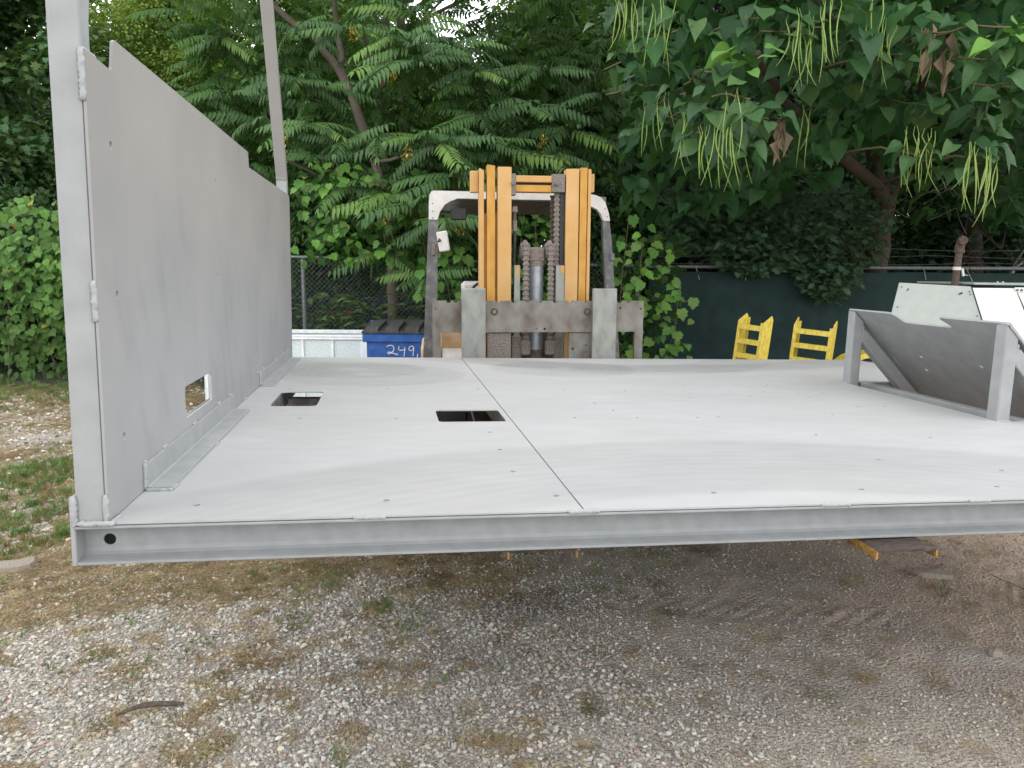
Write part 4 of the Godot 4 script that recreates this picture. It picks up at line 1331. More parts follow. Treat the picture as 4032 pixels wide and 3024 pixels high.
# a compound leaf: a curved midrib along z with leaflets in pairs
func frond_mesh(sd: int, pairs: int, bend: float) -> ArrayMesh:
	var r := RandomNumberGenerator.new()
	r.seed = sd
	var st := S()
	var pts := []
	var rad := []
	for i in pairs + 2:
		var t := float(i) / (pairs + 1)
		pts.append(Vector3(sin(t * 2.0 + sd) * .02, .10 * t - bend * t * t, t))
		rad.append(lerpf(.008, .003, t))
	tube(st, pts, rad, 3, false)
	for i in range(1, pairs + 2):
		var t := float(i) / (pairs + 1)
		var size := (.235 if i < pairs + 1 else .18) * (1.0 - .35 * absf(t - .45)) * r.randf_range(.9, 1.1)
		var along: Vector3 = (pts[mini(i + 1, pairs + 1)] - pts[i - 1]).normalized()
		for s in [-1.0, 1.0]:
			var dir := (Vector3(s, 0, 0) * .9 + along * r.randf_range(.25, .5) + Vector3.DOWN * r.randf_range(.12, .5)).normalized()
			if i == pairs + 1: dir = (along + Vector3(s * .3, -.2, 0)).normalized()
			var x := Vector3.UP.cross(dir).normalized()
			blade(st, LANCE, .25, .25, 0.0, Transform3D(Basis(x, dir.cross(x), dir) * size, pts[i]))
	return fin(st)


# a twig's worth of small leaves, about one metre across
func spray_mesh(sd: int, n: int, size: float, half: Array) -> ArrayMesh:
	var r := RandomNumberGenerator.new()
	r.seed = sd
	var st := S()
	for i in n:
		var a := r.randf_range(0, TAU)
		var q := sqrt(r.randf()) * .5
		var at := Vector3(cos(a) * q, r.randf_range(-.16, .16) - q * q * .5, sin(a) * q)
		var dir := Vector3(cos(a + r.randf_range(-1, 1)), r.randf_range(-.9, .15), sin(a + r.randf_range(-1, 1))).normalized()
		var up := Vector3(r.randf_range(-.6, .6), 1, r.randf_range(-.6, .6))
		var x := up.cross(dir).normalized()
		blade(st, half, .2, .2, 0.0, Transform3D(Basis(x, dir.cross(x), dir) * size * r.randf_range(.7, 1.25), at))
	return fin(st)


func aim(at: Vector3, dir: Vector3, s: float, up := Vector3.UP) -> Transform3D:
	var z := dir.normalized()
	var x := up.cross(z)
	if x.length() < .05: x = Vector3.RIGHT.cross(z)
	x = x.normalized()
	return Transform3D(Basis(x, z.cross(x), z).scaled(Vector3(s, s, s)), at)


func any_dir(low := -1.0, high := 1.0) -> Vector3:
	var a := rf(0, TAU)
	var y := rf(low, high)
	var h := sqrt(maxf(0.0, 1.0 - y * y))
	return Vector3(cos(a) * h, y, sin(a) * h)


func limb(parent: Node, called: String, pts: Array, r0: float, r1: float, mat: Material, seg := 8) -> void:
	var p := []
	var rad := []
	# a few extra bends between the given points
	for i in pts.size() - 1:
		for k in 3:
			var t := k / 3.0
			var j: float = (pts[i + 1] - pts[i]).length() * .02
			p.append(pts[i].lerp(pts[i + 1], t) + (Vector3(rf(-j, j), rf(-j, j), rf(-j, j)) if k else Vector3.ZERO))
	p.append(pts[pts.size() - 1])
	for i in p.size():
		rad.append(lerpf(r0, r1, float(i) / (p.size() - 1)) * rf(.93, 1.07))
	var st := S()
	tube(st, p, rad, seg)
	part(parent, called, fin(st), mat)


# points given in the yard's own axes (x, y, away), made local to a thing standing at `o`
func at_yard(o: Node3D, x: float, y: float, d: float) -> Vector3:
	return o.transform.affine_inverse() * yard(x, y, d)


func wood_tree(called: String, label: String, x: float, d: float, h: float, r: float, low: float, n: int, tone: Color, mesh: Mesh, scale: float, bark: Material, group := "trees in the wood behind the fences") -> void:
	var o := thing(called, label, "tree", yard(x, 0, d), 0.0, group)
	var top := Vector3(rf(-.4, .4), h * .85, rf(-.4, .4))
	limb(o, "trunk", [Vector3.ZERO, Vector3(rf(-.2, .2), h * .3, rf(-.2, .2)), Vector3(rf(-.3, .3), h * .6, 0), top], .10 + h * .012, .04, bark)
	var clumps := []
	for k in 22:
		var v := any_dir(-.95, 1.0) * pow(rng.randf(), .4)
		clumps.append(Vector3(v.x * r, (low + h) * .5 + v.y * (h - low) * .5, v.z * r * .8))
	for k in 5:
		var c: Vector3 = clumps[k]
		var y0: float = clampf(c.y - 1.0, h * .15, h * .6)
		limb(o, "limb", [Vector3(0, y0, 0), Vector3(c.x * .5, y0 + .7, c.z * .5), c], .06, .02, bark, 6)
	var list := []
	var cols := PackedColorArray()
	for i in n:
		var c: Vector3 = clumps[rng.randi() % clumps.size()]
		var q := any_dir() * pow(rng.randf(), .45) * rf(.6, 1.0) * (.34 * r + .35)
		q.y *= .75
		var p := c + q
		var s := scale * rf(.75, 1.25)
		list.append(Transform3D(Basis(Vector3.UP, rf(0, TAU)) * Basis(Vector3.RIGHT, rf(-.5, .5)).scaled(Vector3(s, s, s)), p))
		var k := rf(.7, 1.35)
		var y := rf(-.1, .25)
		cols.append(Color(tone.r * k * (1.0 + y), tone.g * k, tone.b * k * (1.0 - y)) * 1.45)
	copies(o, "crown", mesh, M.leaf, list, cols)


func wood() -> void:
	var fine := spray_mesh(11, 64, .085, LANCE_WIDE)
	var wide := spray_mesh(12, 44, .12, LANCE_WIDE)
	var star := spray_mesh(13, 26, .14, STAR)
	# the far wood, which reads as one mass
	var list0 := []
	var cols0 := PackedColorArray()
	for i in 11500:
		var x := rf(-24.0, 26.0)
		var top := 9.2 + 1.6 * sin(x * .9) + .8 * sin(x * 2.3) + (1.8 if x > 4.0 else 0.0)
		var p := yard(x, top * pow(rng.randf(), .8), rf(24.0, 31.0))
		var s := rf(1.3, 2.2)
		list0.append(Transform3D(Basis(Vector3.UP, rf(0, TAU)) * Basis(Vector3.RIGHT, rf(-.5, .5)).scaled(Vector3(s, s, s)), p))
		var k := rf(.65, 1.4)
		cols0.append(Color(0.080 * k, 0.145 * k, 0.051 * k))
	tag(copies(self, "distant_wood", wide, M.leaf, list0, cols0), "far dark wood seen only through gaps between the nearer trees", "wood", "", "stuff")
	var mid := [
		[-10.6, 15.5, 10.5, 2.1, .8, 1200, Color(0.062, 0.128, 0.056), star, 1.1, "dark dense tree at the far left, behind the leafy hedge"],
		[-7.0, 18.0, 8.6, 2.5, .6, 1400, Color(0.155, 0.243, 0.069), fine, 1.05, "light green small-leaved tree with sky showing through, seen above the side panel's notch"],
		[-4.2, 16.5, 8.0, 2.3, .4, 1350, Color(0.101, 0.189, 0.060), wide, 1.0, "mid green tree behind the thin leaning rear post"],
		[-1.3, 17.5, 7.4, 2.4, .4, 1300, Color(0.085, 0.162, 0.053), fine, 1.1, "small-leaved green tree behind the drooping fronds"],
		[1.3, 16.5, 8.0, 2.3, .4, 1500, Color(0.065, 0.132, 0.053), wide, 1.0, "dark glossy leaved tree behind the lift truck's mast"],
		[4.1, 16.0, 9.5, 2.4, .3, 1700, Color(0.034, 0.078, 0.033), fine, 1.1, "dark tree in deep shade behind the big-leaved tree's trunk"],
		[7.2, 16.5, 9.5, 2.5, .3, 1700, Color(0.031, 0.073, 0.030), fine, 1.1, "shaded tree behind the brown exhaust pipe"],
		[10.5, 16.0, 10.0, 2.6, .3, 1500, Color(0.034, 0.076, 0.033), wide, 1.1, "dark tree at the far right behind the screened fence"],
		[-14.5, 17.0, 11.0, 2.8, .3, 1300, Color(0.043, 0.095, 0.037), wide, 1.2, "tall tree left of the hedge, past the picture's side"],
	]
	for t in mid:
		wood_tree("wood_tree", t[9], t[0], t[1], t[2], t[3], t[4], t[5], t[6], t[7], t[8], M.bark_dark)
	# undergrowth just behind the fences
	var low := [[-8.2, 13.2, 3.2, 1.8, Color(0.034, 0.074, 0.030), "dark undergrowth behind the leafy hedge at the left"], [-5.4, 13.6, 3.4, 1.2, Color(0.059, 0.121, 0.040), "bushy green undergrowth behind the side panel's far end"], [-3.2, 13.2, 3.2, 1.3, Color(0.053, 0.111, 0.037), "green undergrowth behind the bare chain link fence"], [-1.0, 13.4, 3.6, 1.3, Color(0.053, 0.115, 0.040), "undergrowth behind the blue dumpster"], [1.2, 13.2, 3.6, 1.3, Color(0.053, 0.115, 0.043), "undergrowth seen through the lift truck's mast"],
		[3.2, 13.4, 3.8, 1.4, Color(0.028, 0.062, 0.027), "dark undergrowth behind the hanging dark bush"], [5.8, 13.8, 3.4, 1.4, Color(0.023, 0.054, 0.024), "dark undergrowth around the big-leaved tree's foot"], [8.4, 13.6, 3.6, 1.5, Color(0.023, 0.054, 0.024), "dark undergrowth at the right behind the barbed wire"]]
	for t in low:
		var o := thing("undergrowth_bush", t[5], "bush", yard(t[0], 0, t[1]), 0.0, "undergrowth behind the fences")
		var list := []
		var cols := PackedColorArray()
		limb(o, "stem", [Vector3.ZERO, Vector3(.1, 1.0, 0), Vector3(-.1, 2.2, .1)], .04, .015, M.bark_dark, 5)
		limb(o, "stem", [Vector3(.05, 0, 0), Vector3(-.4, 1.1, 0), Vector3(-.7, 2.0, .1)], .03, .012, M.bark_dark, 5)
		for i in 420:
			var v := any_dir(-.6, 1.0) * pow(rng.randf(), .4)
			var s := rf(.6, 1.0)
			list.append(Transform3D(Basis(Vector3.UP, rf(0, TAU)) * Basis(Vector3.RIGHT, rf(-.5, .5)).scaled(Vector3(s, s, s)), Vector3(v.x * t[3], .9 + v.y * (t[2] - .9), v.z * .9)))
			var k := rf(.7, 1.4)
			cols.append(Color(t[4].r * k, t[4].g * k, t[4].b * k) * 1.45)
		copies(o, "foliage", star if t[0] > 2.0 else wide, M.leaf, list, cols)


const LANCE_WIDE := [[0.0, 0.0], [.26, .32], [.20, .66], [0.0, 1.0]]


# the trees with long compound leaves left of the middle
func frond_trees() -> void:
	var meshes := [frond_mesh(21, 12, .22), frond_mesh(22, 13, .34), frond_mesh(23, 11, .14), frond_mesh(24, 12, .46)]
	var o := thing("frond_tree", "slender leaning tree with long drooping compound leaves, forking left of the mast", "tree", yard(-1.89, 0, 12.2))
	limb(o, "trunk", [Vector3.ZERO, at_yard(o, -1.88, 1.82, 12.2), at_yard(o, -2.03, 2.95, 12.2), at_yard(o, -2.16, 3.5, 12.2), at_yard(o, -2.62, 4.65, 12.15)], .085, .068, M.bark_grey, 10)
	limb(o, "limb", [at_yard(o, -2.62, 4.63, 12.15), at_yard(o, -2.93, 5.02, 12.1), at_yard(o, -3.54, 5.51, 12.0), at_yard(o, -4.3, 6.1, 11.8)], .062, .035, M.bark_grey)
	limb(o, "limb", [at_yard(o, -2.60, 4.60, 12.15), at_yard(o, -2.59, 4.85, 12.2), at_yard(o, -2.68, 5.64, 12.2), at_yard(o, -2.7, 7.5, 12.3)], .055, .03, M.bark_grey)
	limb(o, "limb", [at_yard(o, -2.1, 3.3, 12.2), at_yard(o, -1.3, 3.3, 11.2), at_yard(o, -.6, 3.45, 10.6)], .03, .012, M.bark_grey, 6)
	limb(o, "limb", [at_yard(o, -1.95, 2.4, 12.2), at_yard(o, -2.6, 2.9, 11.0), at_yard(o, -3.2, 3.2, 10.6)], .03, .012, M.bark_grey, 6)
	var p := thing("frond_tree", "tree with pale straight twin stems and compound leaves, behind the leaning one", "tree", yard(-2.08, 0, 13.0))
	limb(p, "trunk", [Vector3.ZERO, at_yard(p, -2.06, 3.0, 13), at_yard(p, -2.13, 4.35, 13), at_yard(p, -2.03, 5.91, 13), at_yard(p, -2.0, 8.0, 13)], .075, .05, M.bark_grey, 10)
	limb(p, "trunk", [at_yard(p, -1.82, 0, 13.1), at_yard(p, -1.80, 3.0, 13.1), at_yard(p, -1.80, 4.28, 13), at_yard(p, -1.81, 5.91, 13), at_yard(p, -1.8, 8.0, 13)], .08, .06, M.bark_grey, 10)
	limb(p, "limb", [at_yard(p, -2.14, 4.3, 12.9), at_yard(p, -2.3, 5.0, 12.8), at_yard(p, -2.47, 5.9, 12.7), at_yard(p, -2.8, 7.0, 12.6)], .032, .02, M.bark_grey, 6)
	limb(p, "limb", [at_yard(p, -1.9, 5.1, 12.9), at_yard(p, -2.0, 5.42, 12.8), at_yard(p, -2.38, 5.9, 12.7), at_yard(p, -2.9, 6.7, 12.5)], .035, .02, M.bark_grey, 6)
	limb(p, "limb", [at_yard(p, -1.80, 4.9, 12.9), at_yard(p, -1.36, 5.44, 12.4), at_yard(p, -.81, 5.63, 12.2), at_yard(p, -.26, 5.88, 12.0), at_yard(p, .5, 6.3, 11.8)], .034, .018, M.bark_grey, 7)
	limb(p, "limb", [at_yard(p, -1.36, 5.44, 12.4), at_yard(p, -1.15, 5.65, 12.4), at_yard(p, -.89, 5.91, 12.4), at_yard(p, -.5, 6.5, 12.4)], .022, .012, M.bark_grey, 6)
	var near := [[-2.21, 4.84, 10.8], [-1.37, 4.56, 10.2], [-1.22, 4.38, 9.9], [-1.17, 4.16, 9.8], [-1.47, 4.28, 10.2], [-.84, 4.5, 10.4], [-.68, 4.56, 10.6], [-.49, 4.18, 10.4], [-1.21, 3.28, 9.9], [-.44, 3.71, 10.6], [-.91, 3.21, 9.8], [-1.72, 3.41, 10.4], [-2.15, 3.34, 10.4], [-2.64, 3.54, 10.4], [-1.34, 5.02, 10.8], [-.74, 2.81, 9.8], [-.35, 3.32, 10.2], [-1.52, 2.6, 10.0], [-1.2, 2.47, 9.8], [-.84, 2.29, 9.6], [-2.13, 2.76, 10.4], [-2.59, 3.14, 10.6], [-2.87, 4.2, 11.0], [-2.64, 4.19, 11.2], [.26, 3.85, 10.8], [-.05, 3.18, 10.4], [.76, 3.55, 10.8], [.44, 3.21, 10.6], [.46, 4.47, 11.4], [1.26, 4.16, 11.4], [-3.05, 5.01, 11.4], [-3.69, 3.79, 11.6], [-4.22, 4.27, 12.0], [-4.32, 5.05, 12.0], [-4.72, 4.28, 12.4], [-1.1, 1.6, 10.3], [-1.75, 1.9, 10.6]]
	var count := 0
	for k in near.size():
		var w: Array = near[k]
		var owner := o if k < 20 else p
		var c := at_yard(owner, w[0], w[1], w[2])
		var toward := yard_ahead * -1.0
		limb(owner, "twig", [c, c - toward * .35 + Vector3(rf(-.1, .1), -.12, 0), c - toward * .9 + Vector3(rf(-.2, .2), -.1, 0)], .008, .014, M.stem, 4)
		for i in 8:
			var a := TAU * i / 8.0 + rf(-.3, .3)
			var dir := Vector3(cos(a), rf(-.4, .3), sin(a))
			var tone: Array = M.ailanthus
			var m: Material = tone[3] if rng.randf() < .12 else tone[rng.randi() % 3]
			part(owner, "compound_leaf", meshes[rng.randi() % 4], m, aim(c + dir * .03, dir, rf(.5, .78), Vector3.UP + toward * rf(.3, 1.3)))
			count += 1
	# the mass of leaves behind
	for owner in [o, p]:
		for j in 2:
			var list := []
			var cols := PackedColorArray()
			for i in 420:
				var x := rf(-5.2, 1.6)
				var y := lerpf(1.9, 7.2, rng.randf())
				if x > .2 and y < 3.0: continue
				var c := at_yard(owner, x, y, rf(12.5, 13.6) if y < 5.5 else rf(10.8, 13.4))
				var a := rf(0, TAU)
				var s := rf(.55, .85)
				list.append(aim(c, Vector3(cos(a), rf(-.45, .3), sin(a)), s, Vector3.UP - yard_ahead * rf(.2, 1.2)))
				var k := rf(.75, 1.35)
				var g := rf(0, .3) if rng.randf() < .3 else 0.0
				cols.append(Color((.088 + .09 * g) * k, (.185 + .12 * g) * k, .058 * k))
			copies(owner, "leaf_mass", meshes[j + (2 if owner == p else 0)], M.leaf, list, cols)
	# yellow bunches of winged seeds
	for s in [[-.80, 4.35, 10.2], [-2.1, 4.75, 10.6], [-1.5, 4.1, 10.0], [.40, 3.30, 10.4], [.62, 3.02, 10.2], [-.62, 2.2, 9.6], [-1.3, 3.1, 9.8], [-3.0, 3.4, 10.4], [-1.62, 2.35, 10.0]]:
		var st := S()
		for i in 60:
			var q := any_dir() * Vector3(.07, .15, .07) * pow(rng.randf(), .6)
			blade(st, LANCE, .1, .1, 0.0, aim(q, any_dir(-.9, .2), .055))
		tag(part(o, "seed_bunch", fin(st), M.seed, Transform3D(Basis(), at_yard(o, s[0], s[1], s[2]))), "", "", "", "stuff")


# the tree with heart-shaped leaves and hanging pods on the right
func pod_tree() -> void:
	var o := thing("pod_tree", "spreading tree with big heart-shaped leaves and long hanging green pods behind the green fence", "tree", yard(5.59, 0, 11.9))
	var y := func(a: float, b: float, c: float) -> Vector3: return at_yard(o, a, b, c)
	limb(o, "trunk", [Vector3.ZERO, y.call(5.59, 1.75, 11.9), y.call(5.64, 2.47, 11.9), y.call(5.66, 2.95, 11.85)], .16, .125, M.bark, 12)
	limb(o, "limb", [y.call(5.66, 2.7, 11.85), y.call(5.04, 3.02, 11.3), y.call(3.91, 3.31, 10), y.call(2.95, 3.53, 8.8), y.call(2.3, 3.7, 7.6)], .115, .03, M.bark, 10)
	limb(o, "limb", [y.call(5.62, 2.75, 11.85), y.call(5.2, 3.37, 11.5), y.call(4.85, 4.09, 11), y.call(4.66, 4.56, 10.5), y.call(4.2, 5.4, 9.6)], .105, .035, M.bark, 10)
	limb(o, "limb", [y.call(5.66, 2.8, 11.85), y.call(5.8, 3.1, 11.8), y.call(5.77, 3.89, 11.4), y.call(5.63, 4.4, 11), y.call(5.4, 5.4, 10.2)], .11, .04, M.bark, 10)
	limb(o, "limb", [y.call(5.77, 3.7, 11.4), y.call(4.9, 3.5, 9.6), y.call(4.2, 3.3, 7.8)], .05, .015, M.bark, 7)
	limb(o, "limb", [y.call(4.66, 4.5, 10.5), y.call(3.6, 4.3, 8.8), y.call(2.6, 4.2, 7.4)], .05, .015, M.bark, 7)
	limb(o, "limb", [y.call(3.91, 3.31, 10), y.call(2.6, 3.6, 9.2), y.call(1.5, 3.9, 8.4)], .04, .012, M.bark, 6)
	for k in 26:
		var a := Vector3(rf(4.0, 8.0), rf(2.0, 3.6), rf(11.0, 12.6))
		limb(o, "bare_twig", [y.call(a.x, a.y, a.z), y.call(a.x + rf(-.5, .5), a.y - rf(.2, .5), a.z - .2), y.call(a.x + rf(-1.0, 1.0), a.y - rf(.4, 1.0), a.z - .3)], .010, .004, M.bark_dark, 4)
	for k in 9:
		var a := Vector3(rf(4.3, 5.2), rf(2.3, 3.0), 9.5)
		limb(o, "bare_twig", [y.call(a.x + .8, a.y + rf(-.3, .3), a.z + .6), y.call(a.x + .3, a.y, a.z), y.call(a.x - .2, a.y - rf(.1, .3), a.z - .3)], .006, .002, M.bark, 4)
	var hearts := [leaf_mesh(HEART, .16, .26, .13), leaf_mesh(HEART, .28, .45, .18), leaf_mesh(HEART, -.06, .2, .12), leaf_mesh(HEART, .4, .62, .16)]
	var tips := [[1.34, 3.91, 7.6], [1.6, 3.87, 7.2], [1.89, 3.44, 6.6], [1.76, 3.35, 6.8], [2.36, 3.74, 7.0], [2.67, 3.78, 7.0], [3.04, 3.67, 7.0], [3.37, 3.56, 7.0], [3.54, 3.63, 6.6], [3.82, 3.36, 6.4], [3.8, 3.55, 6.2], [1.58, 3.29, 7.4], [1.79, 3.07, 7.0], [1.92, 3.08, 6.5], [1.72, 2.93, 7.2], [1.96, 2.82, 7.0], [1.59, 3.16, 7.8], [1.37, 3.55, 8.2], [2.24, 3.02, 7.0], [3.56, 2.72, 7.0], [3.83, 2.69, 6.9], [4.02, 2.62, 6.8], [3.56, 3.34, 7.8], [3.29, 3.3, 8.0], [3.96, 3.26, 7.6], [4.26, 3.06, 7.2], [1.19, 3.93, 8.6], [1.38, 3.3, 8.8], [2.64, 3.46, 7.4], [3.19, 3.55, 7.6], [4.11, 3.2, 6.6], [2.11, 3.85, 7.0], [1.05, 4.28, 8.4], [3.48, 3.96, 7.2]]
	for k in tips.size():
		var t: Array = tips[k]
		var c: Vector3 = y.call(t[0], t[1], t[2])
		limb(o, "twig", [c + Vector3(0, -.03, 0), c + yard_ahead * .45 + Vector3(rf(-.15, .15), .10, 0), c + yard_ahead * 1.1 + Vector3(rf(-.3, .3), .12, 0)], .007, .013, M.stem, 4)
		var young := k in [2, 10]
		for i in (8 if k % 5 else 9):
			var a := TAU * i / 8.0 + rf(-.5, .5)
			var dir := Vector3(cos(a), rf(-.9, .12) if not young else rf(-.5, .25), sin(a))
			var at := c + Vector3(cos(a) * rf(.04, .20), rf(-.18, .10), sin(a) * rf(.04, .20))
			var m: Material = M.young[rng.randi() % 2] if young and i < 7 else M.catalpa[rng.randi() % 4]
			part(o, "heart_leaf", hearts[rng.randi() % 4], m, aim(at, dir, rf(.10, .21), Vector3(rf(-.5, .5), 1, rf(-.5, .5)) - yard_ahead * rf(0, .9)))
	# deeper leaves, too many to count
	for j in 2:
		var list := []
		var cols := PackedColorArray()
		while list.size() < 1900:
			var x := rf(.9, 9.0)
			var d := rf(6.9, 12.2)
			if x < 1.2 + (d - 8.0) * .12: continue
			var low := 2.95 + .25 * sin(x * 1.9) + (.35 if x > 4.3 and x < 6.4 else 0.0) - (.35 if d > 9.5 and x < 4.0 else 0.0)
			if x > 6.2: low = 2.5
			var h := low + pow(rng.randf(), 1.3) * 3.6
			if d < 7.6 and h < 3.45: continue
			var a := rf(0, TAU)
			list.append(aim(y.call(x, h, d), Vector3(cos(a), rf(-1.0, -.1), sin(a)), rf(.14, .26), Vector3(rf(-.4, .4), 1, rf(-.4, .4)) - yard_ahead * rf(0, .9)))
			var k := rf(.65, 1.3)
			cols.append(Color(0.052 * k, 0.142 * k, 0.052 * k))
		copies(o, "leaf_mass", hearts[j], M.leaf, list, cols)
	# the upper crown, which shades what hangs below
	var over := []
	var over_c := PackedColorArray()
	while over.size() < 2600:
		var v := any_dir(-.5, 1.0) * pow(rng.randf(), .35)
		var p: Vector3 = y.call(4.6 + v.x * 4.2, 6.0 + v.y * 1.9, 9.0 + v.z * 3.4)
		var a := rf(0, TAU)
		over.append(aim(p, Vector3(cos(a), rf(-.9, .1), sin(a)), rf(.15, .27), Vector3(rf(-.5, .5), 1, rf(-.5, .5))))
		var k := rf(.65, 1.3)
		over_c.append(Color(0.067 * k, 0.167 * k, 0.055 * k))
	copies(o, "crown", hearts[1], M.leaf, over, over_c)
	# pods in bunches
	var bunches := [[1.04, 4.16, 7.6], [1.16, 4.12, 7.6], [1.29, 3.93, 7.2], [1.37, 4.01, 7.2], [1.78, 2.9, 6.8], [1.81, 3.04, 6.5], [1.69, 2.84, 6.9], [1.59, 2.99, 7.1], [1.45, 3.27, 7.6], [1.39, 3.29, 8.0], [2.36, 3.76, 6.8], [2.5, 3.71, 6.9], [2.55, 3.76, 6.8], [2.68, 3.89, 6.8], [3.51, 2.86, 7.0], [3.56, 2.81, 6.9], [3.8, 2.65, 6.6], [3.9, 2.61, 6.6], [4.0, 2.56, 6.6], [3.1, 3.99, 7.0], [3.21, 3.75, 7.0], [2.87, 3.19, 7.8], [2.06, 2.85, 7.2], [3.56, 3.67, 7.0]]
	for b in bunches:
		for i in 3 + rng.randi() % 3:
			var c: Vector3 = y.call(b[0] + rf(-.07, .07), b[1] + rf(-.03, .03), b[2] + rf(-.08, .08))
			var L := rf(.30, .52)
			var bend := Vector3(rf(-.10, .10), 0, rf(-.08, .08))
			var st := S()
			var pts := [c + Vector3(rf(-.03, .03), .07, 0)]
			var rad := [.002]
			var curl := rf(-.06, .06)
			for k in 10:
				var t := k / 9.0
				pts.append(c + Vector3(0, -L * t, 0) + bend * t * t + Vector3(curl, 0, curl * .5) * sin(t * PI) * (1.0 if i % 2 else .4))
				rad.append(.0052 * sin(PI * lerpf(.14, .97, pow(t, .8))) + .0008)
			tube(st, pts, rad, 5)
			part(o, "seed_pod", fin(st), M.pod)
	# withered brown leaves still hanging
	for w in [[2.36, 3.02, 7.0, .40], [3.60, 3.62, 6.7, .34], [3.52, 3.74, 6.8, .36]]:
		for i in 8:
			var c: Vector3 = y.call(w[0] + rf(-.05, .05), w[1] - i * .035, w[2] + rf(-.04, .04))
			var st := S()
			blade(st, LANCE_WIDE, 1.3, rf(-.2, .4), .9)
			part(o, "withered_leaf", fin(st), M.dead, aim(c, Vector3(rf(-.2, .2), -1, rf(-.2, .2)), w[3] * rf(.4, .7), Vector3(rf(-1, 1), .2, rf(-1, 1))).scaled_local(Vector3(rf(.35, .6), .6, rf(.8, 1.2))))
	# a second trunk further right
	var q := thing("pod_tree", "darker tree trunk standing right of the big-leaved tree, behind the exhaust pipe", "tree", yard(7.7, 0, 13.0))
	limb(q, "trunk", [Vector3.ZERO, at_yard(q, 7.72, 1.8, 13), at_yard(q, 7.6, 3.2, 13), at_yard(q, 7.4, 5.5, 12.8)], .20, .11, M.bark_dark, 10)
	limb(q, "limb", [at_yard(q, 7.62, 3.0, 13), at_yard(q, 8.2, 4.0, 12.6), at_yard(q, 8.8, 5.2, 12.2)], .09, .03, M.bark_dark, 8)
	var list := []
	var cols := PackedColorArray()
	for i in 420:
		var a := rf(0, TAU)
		list.append(aim(at_yard(q, rf(6.4, 10.5), rf(2.3, 6.4), rf(10.4, 13.6)), Vector3(cos(a), rf(-1.0, -.1), sin(a)), rf(.15, .27)))
		var k := rf(.6, 1.2)
		cols.append(Color(0.043 * k, 0.123 * k, 0.048 * k))
	copies(q, "leaf_mass", hearts[2], M.leaf, list, cols)


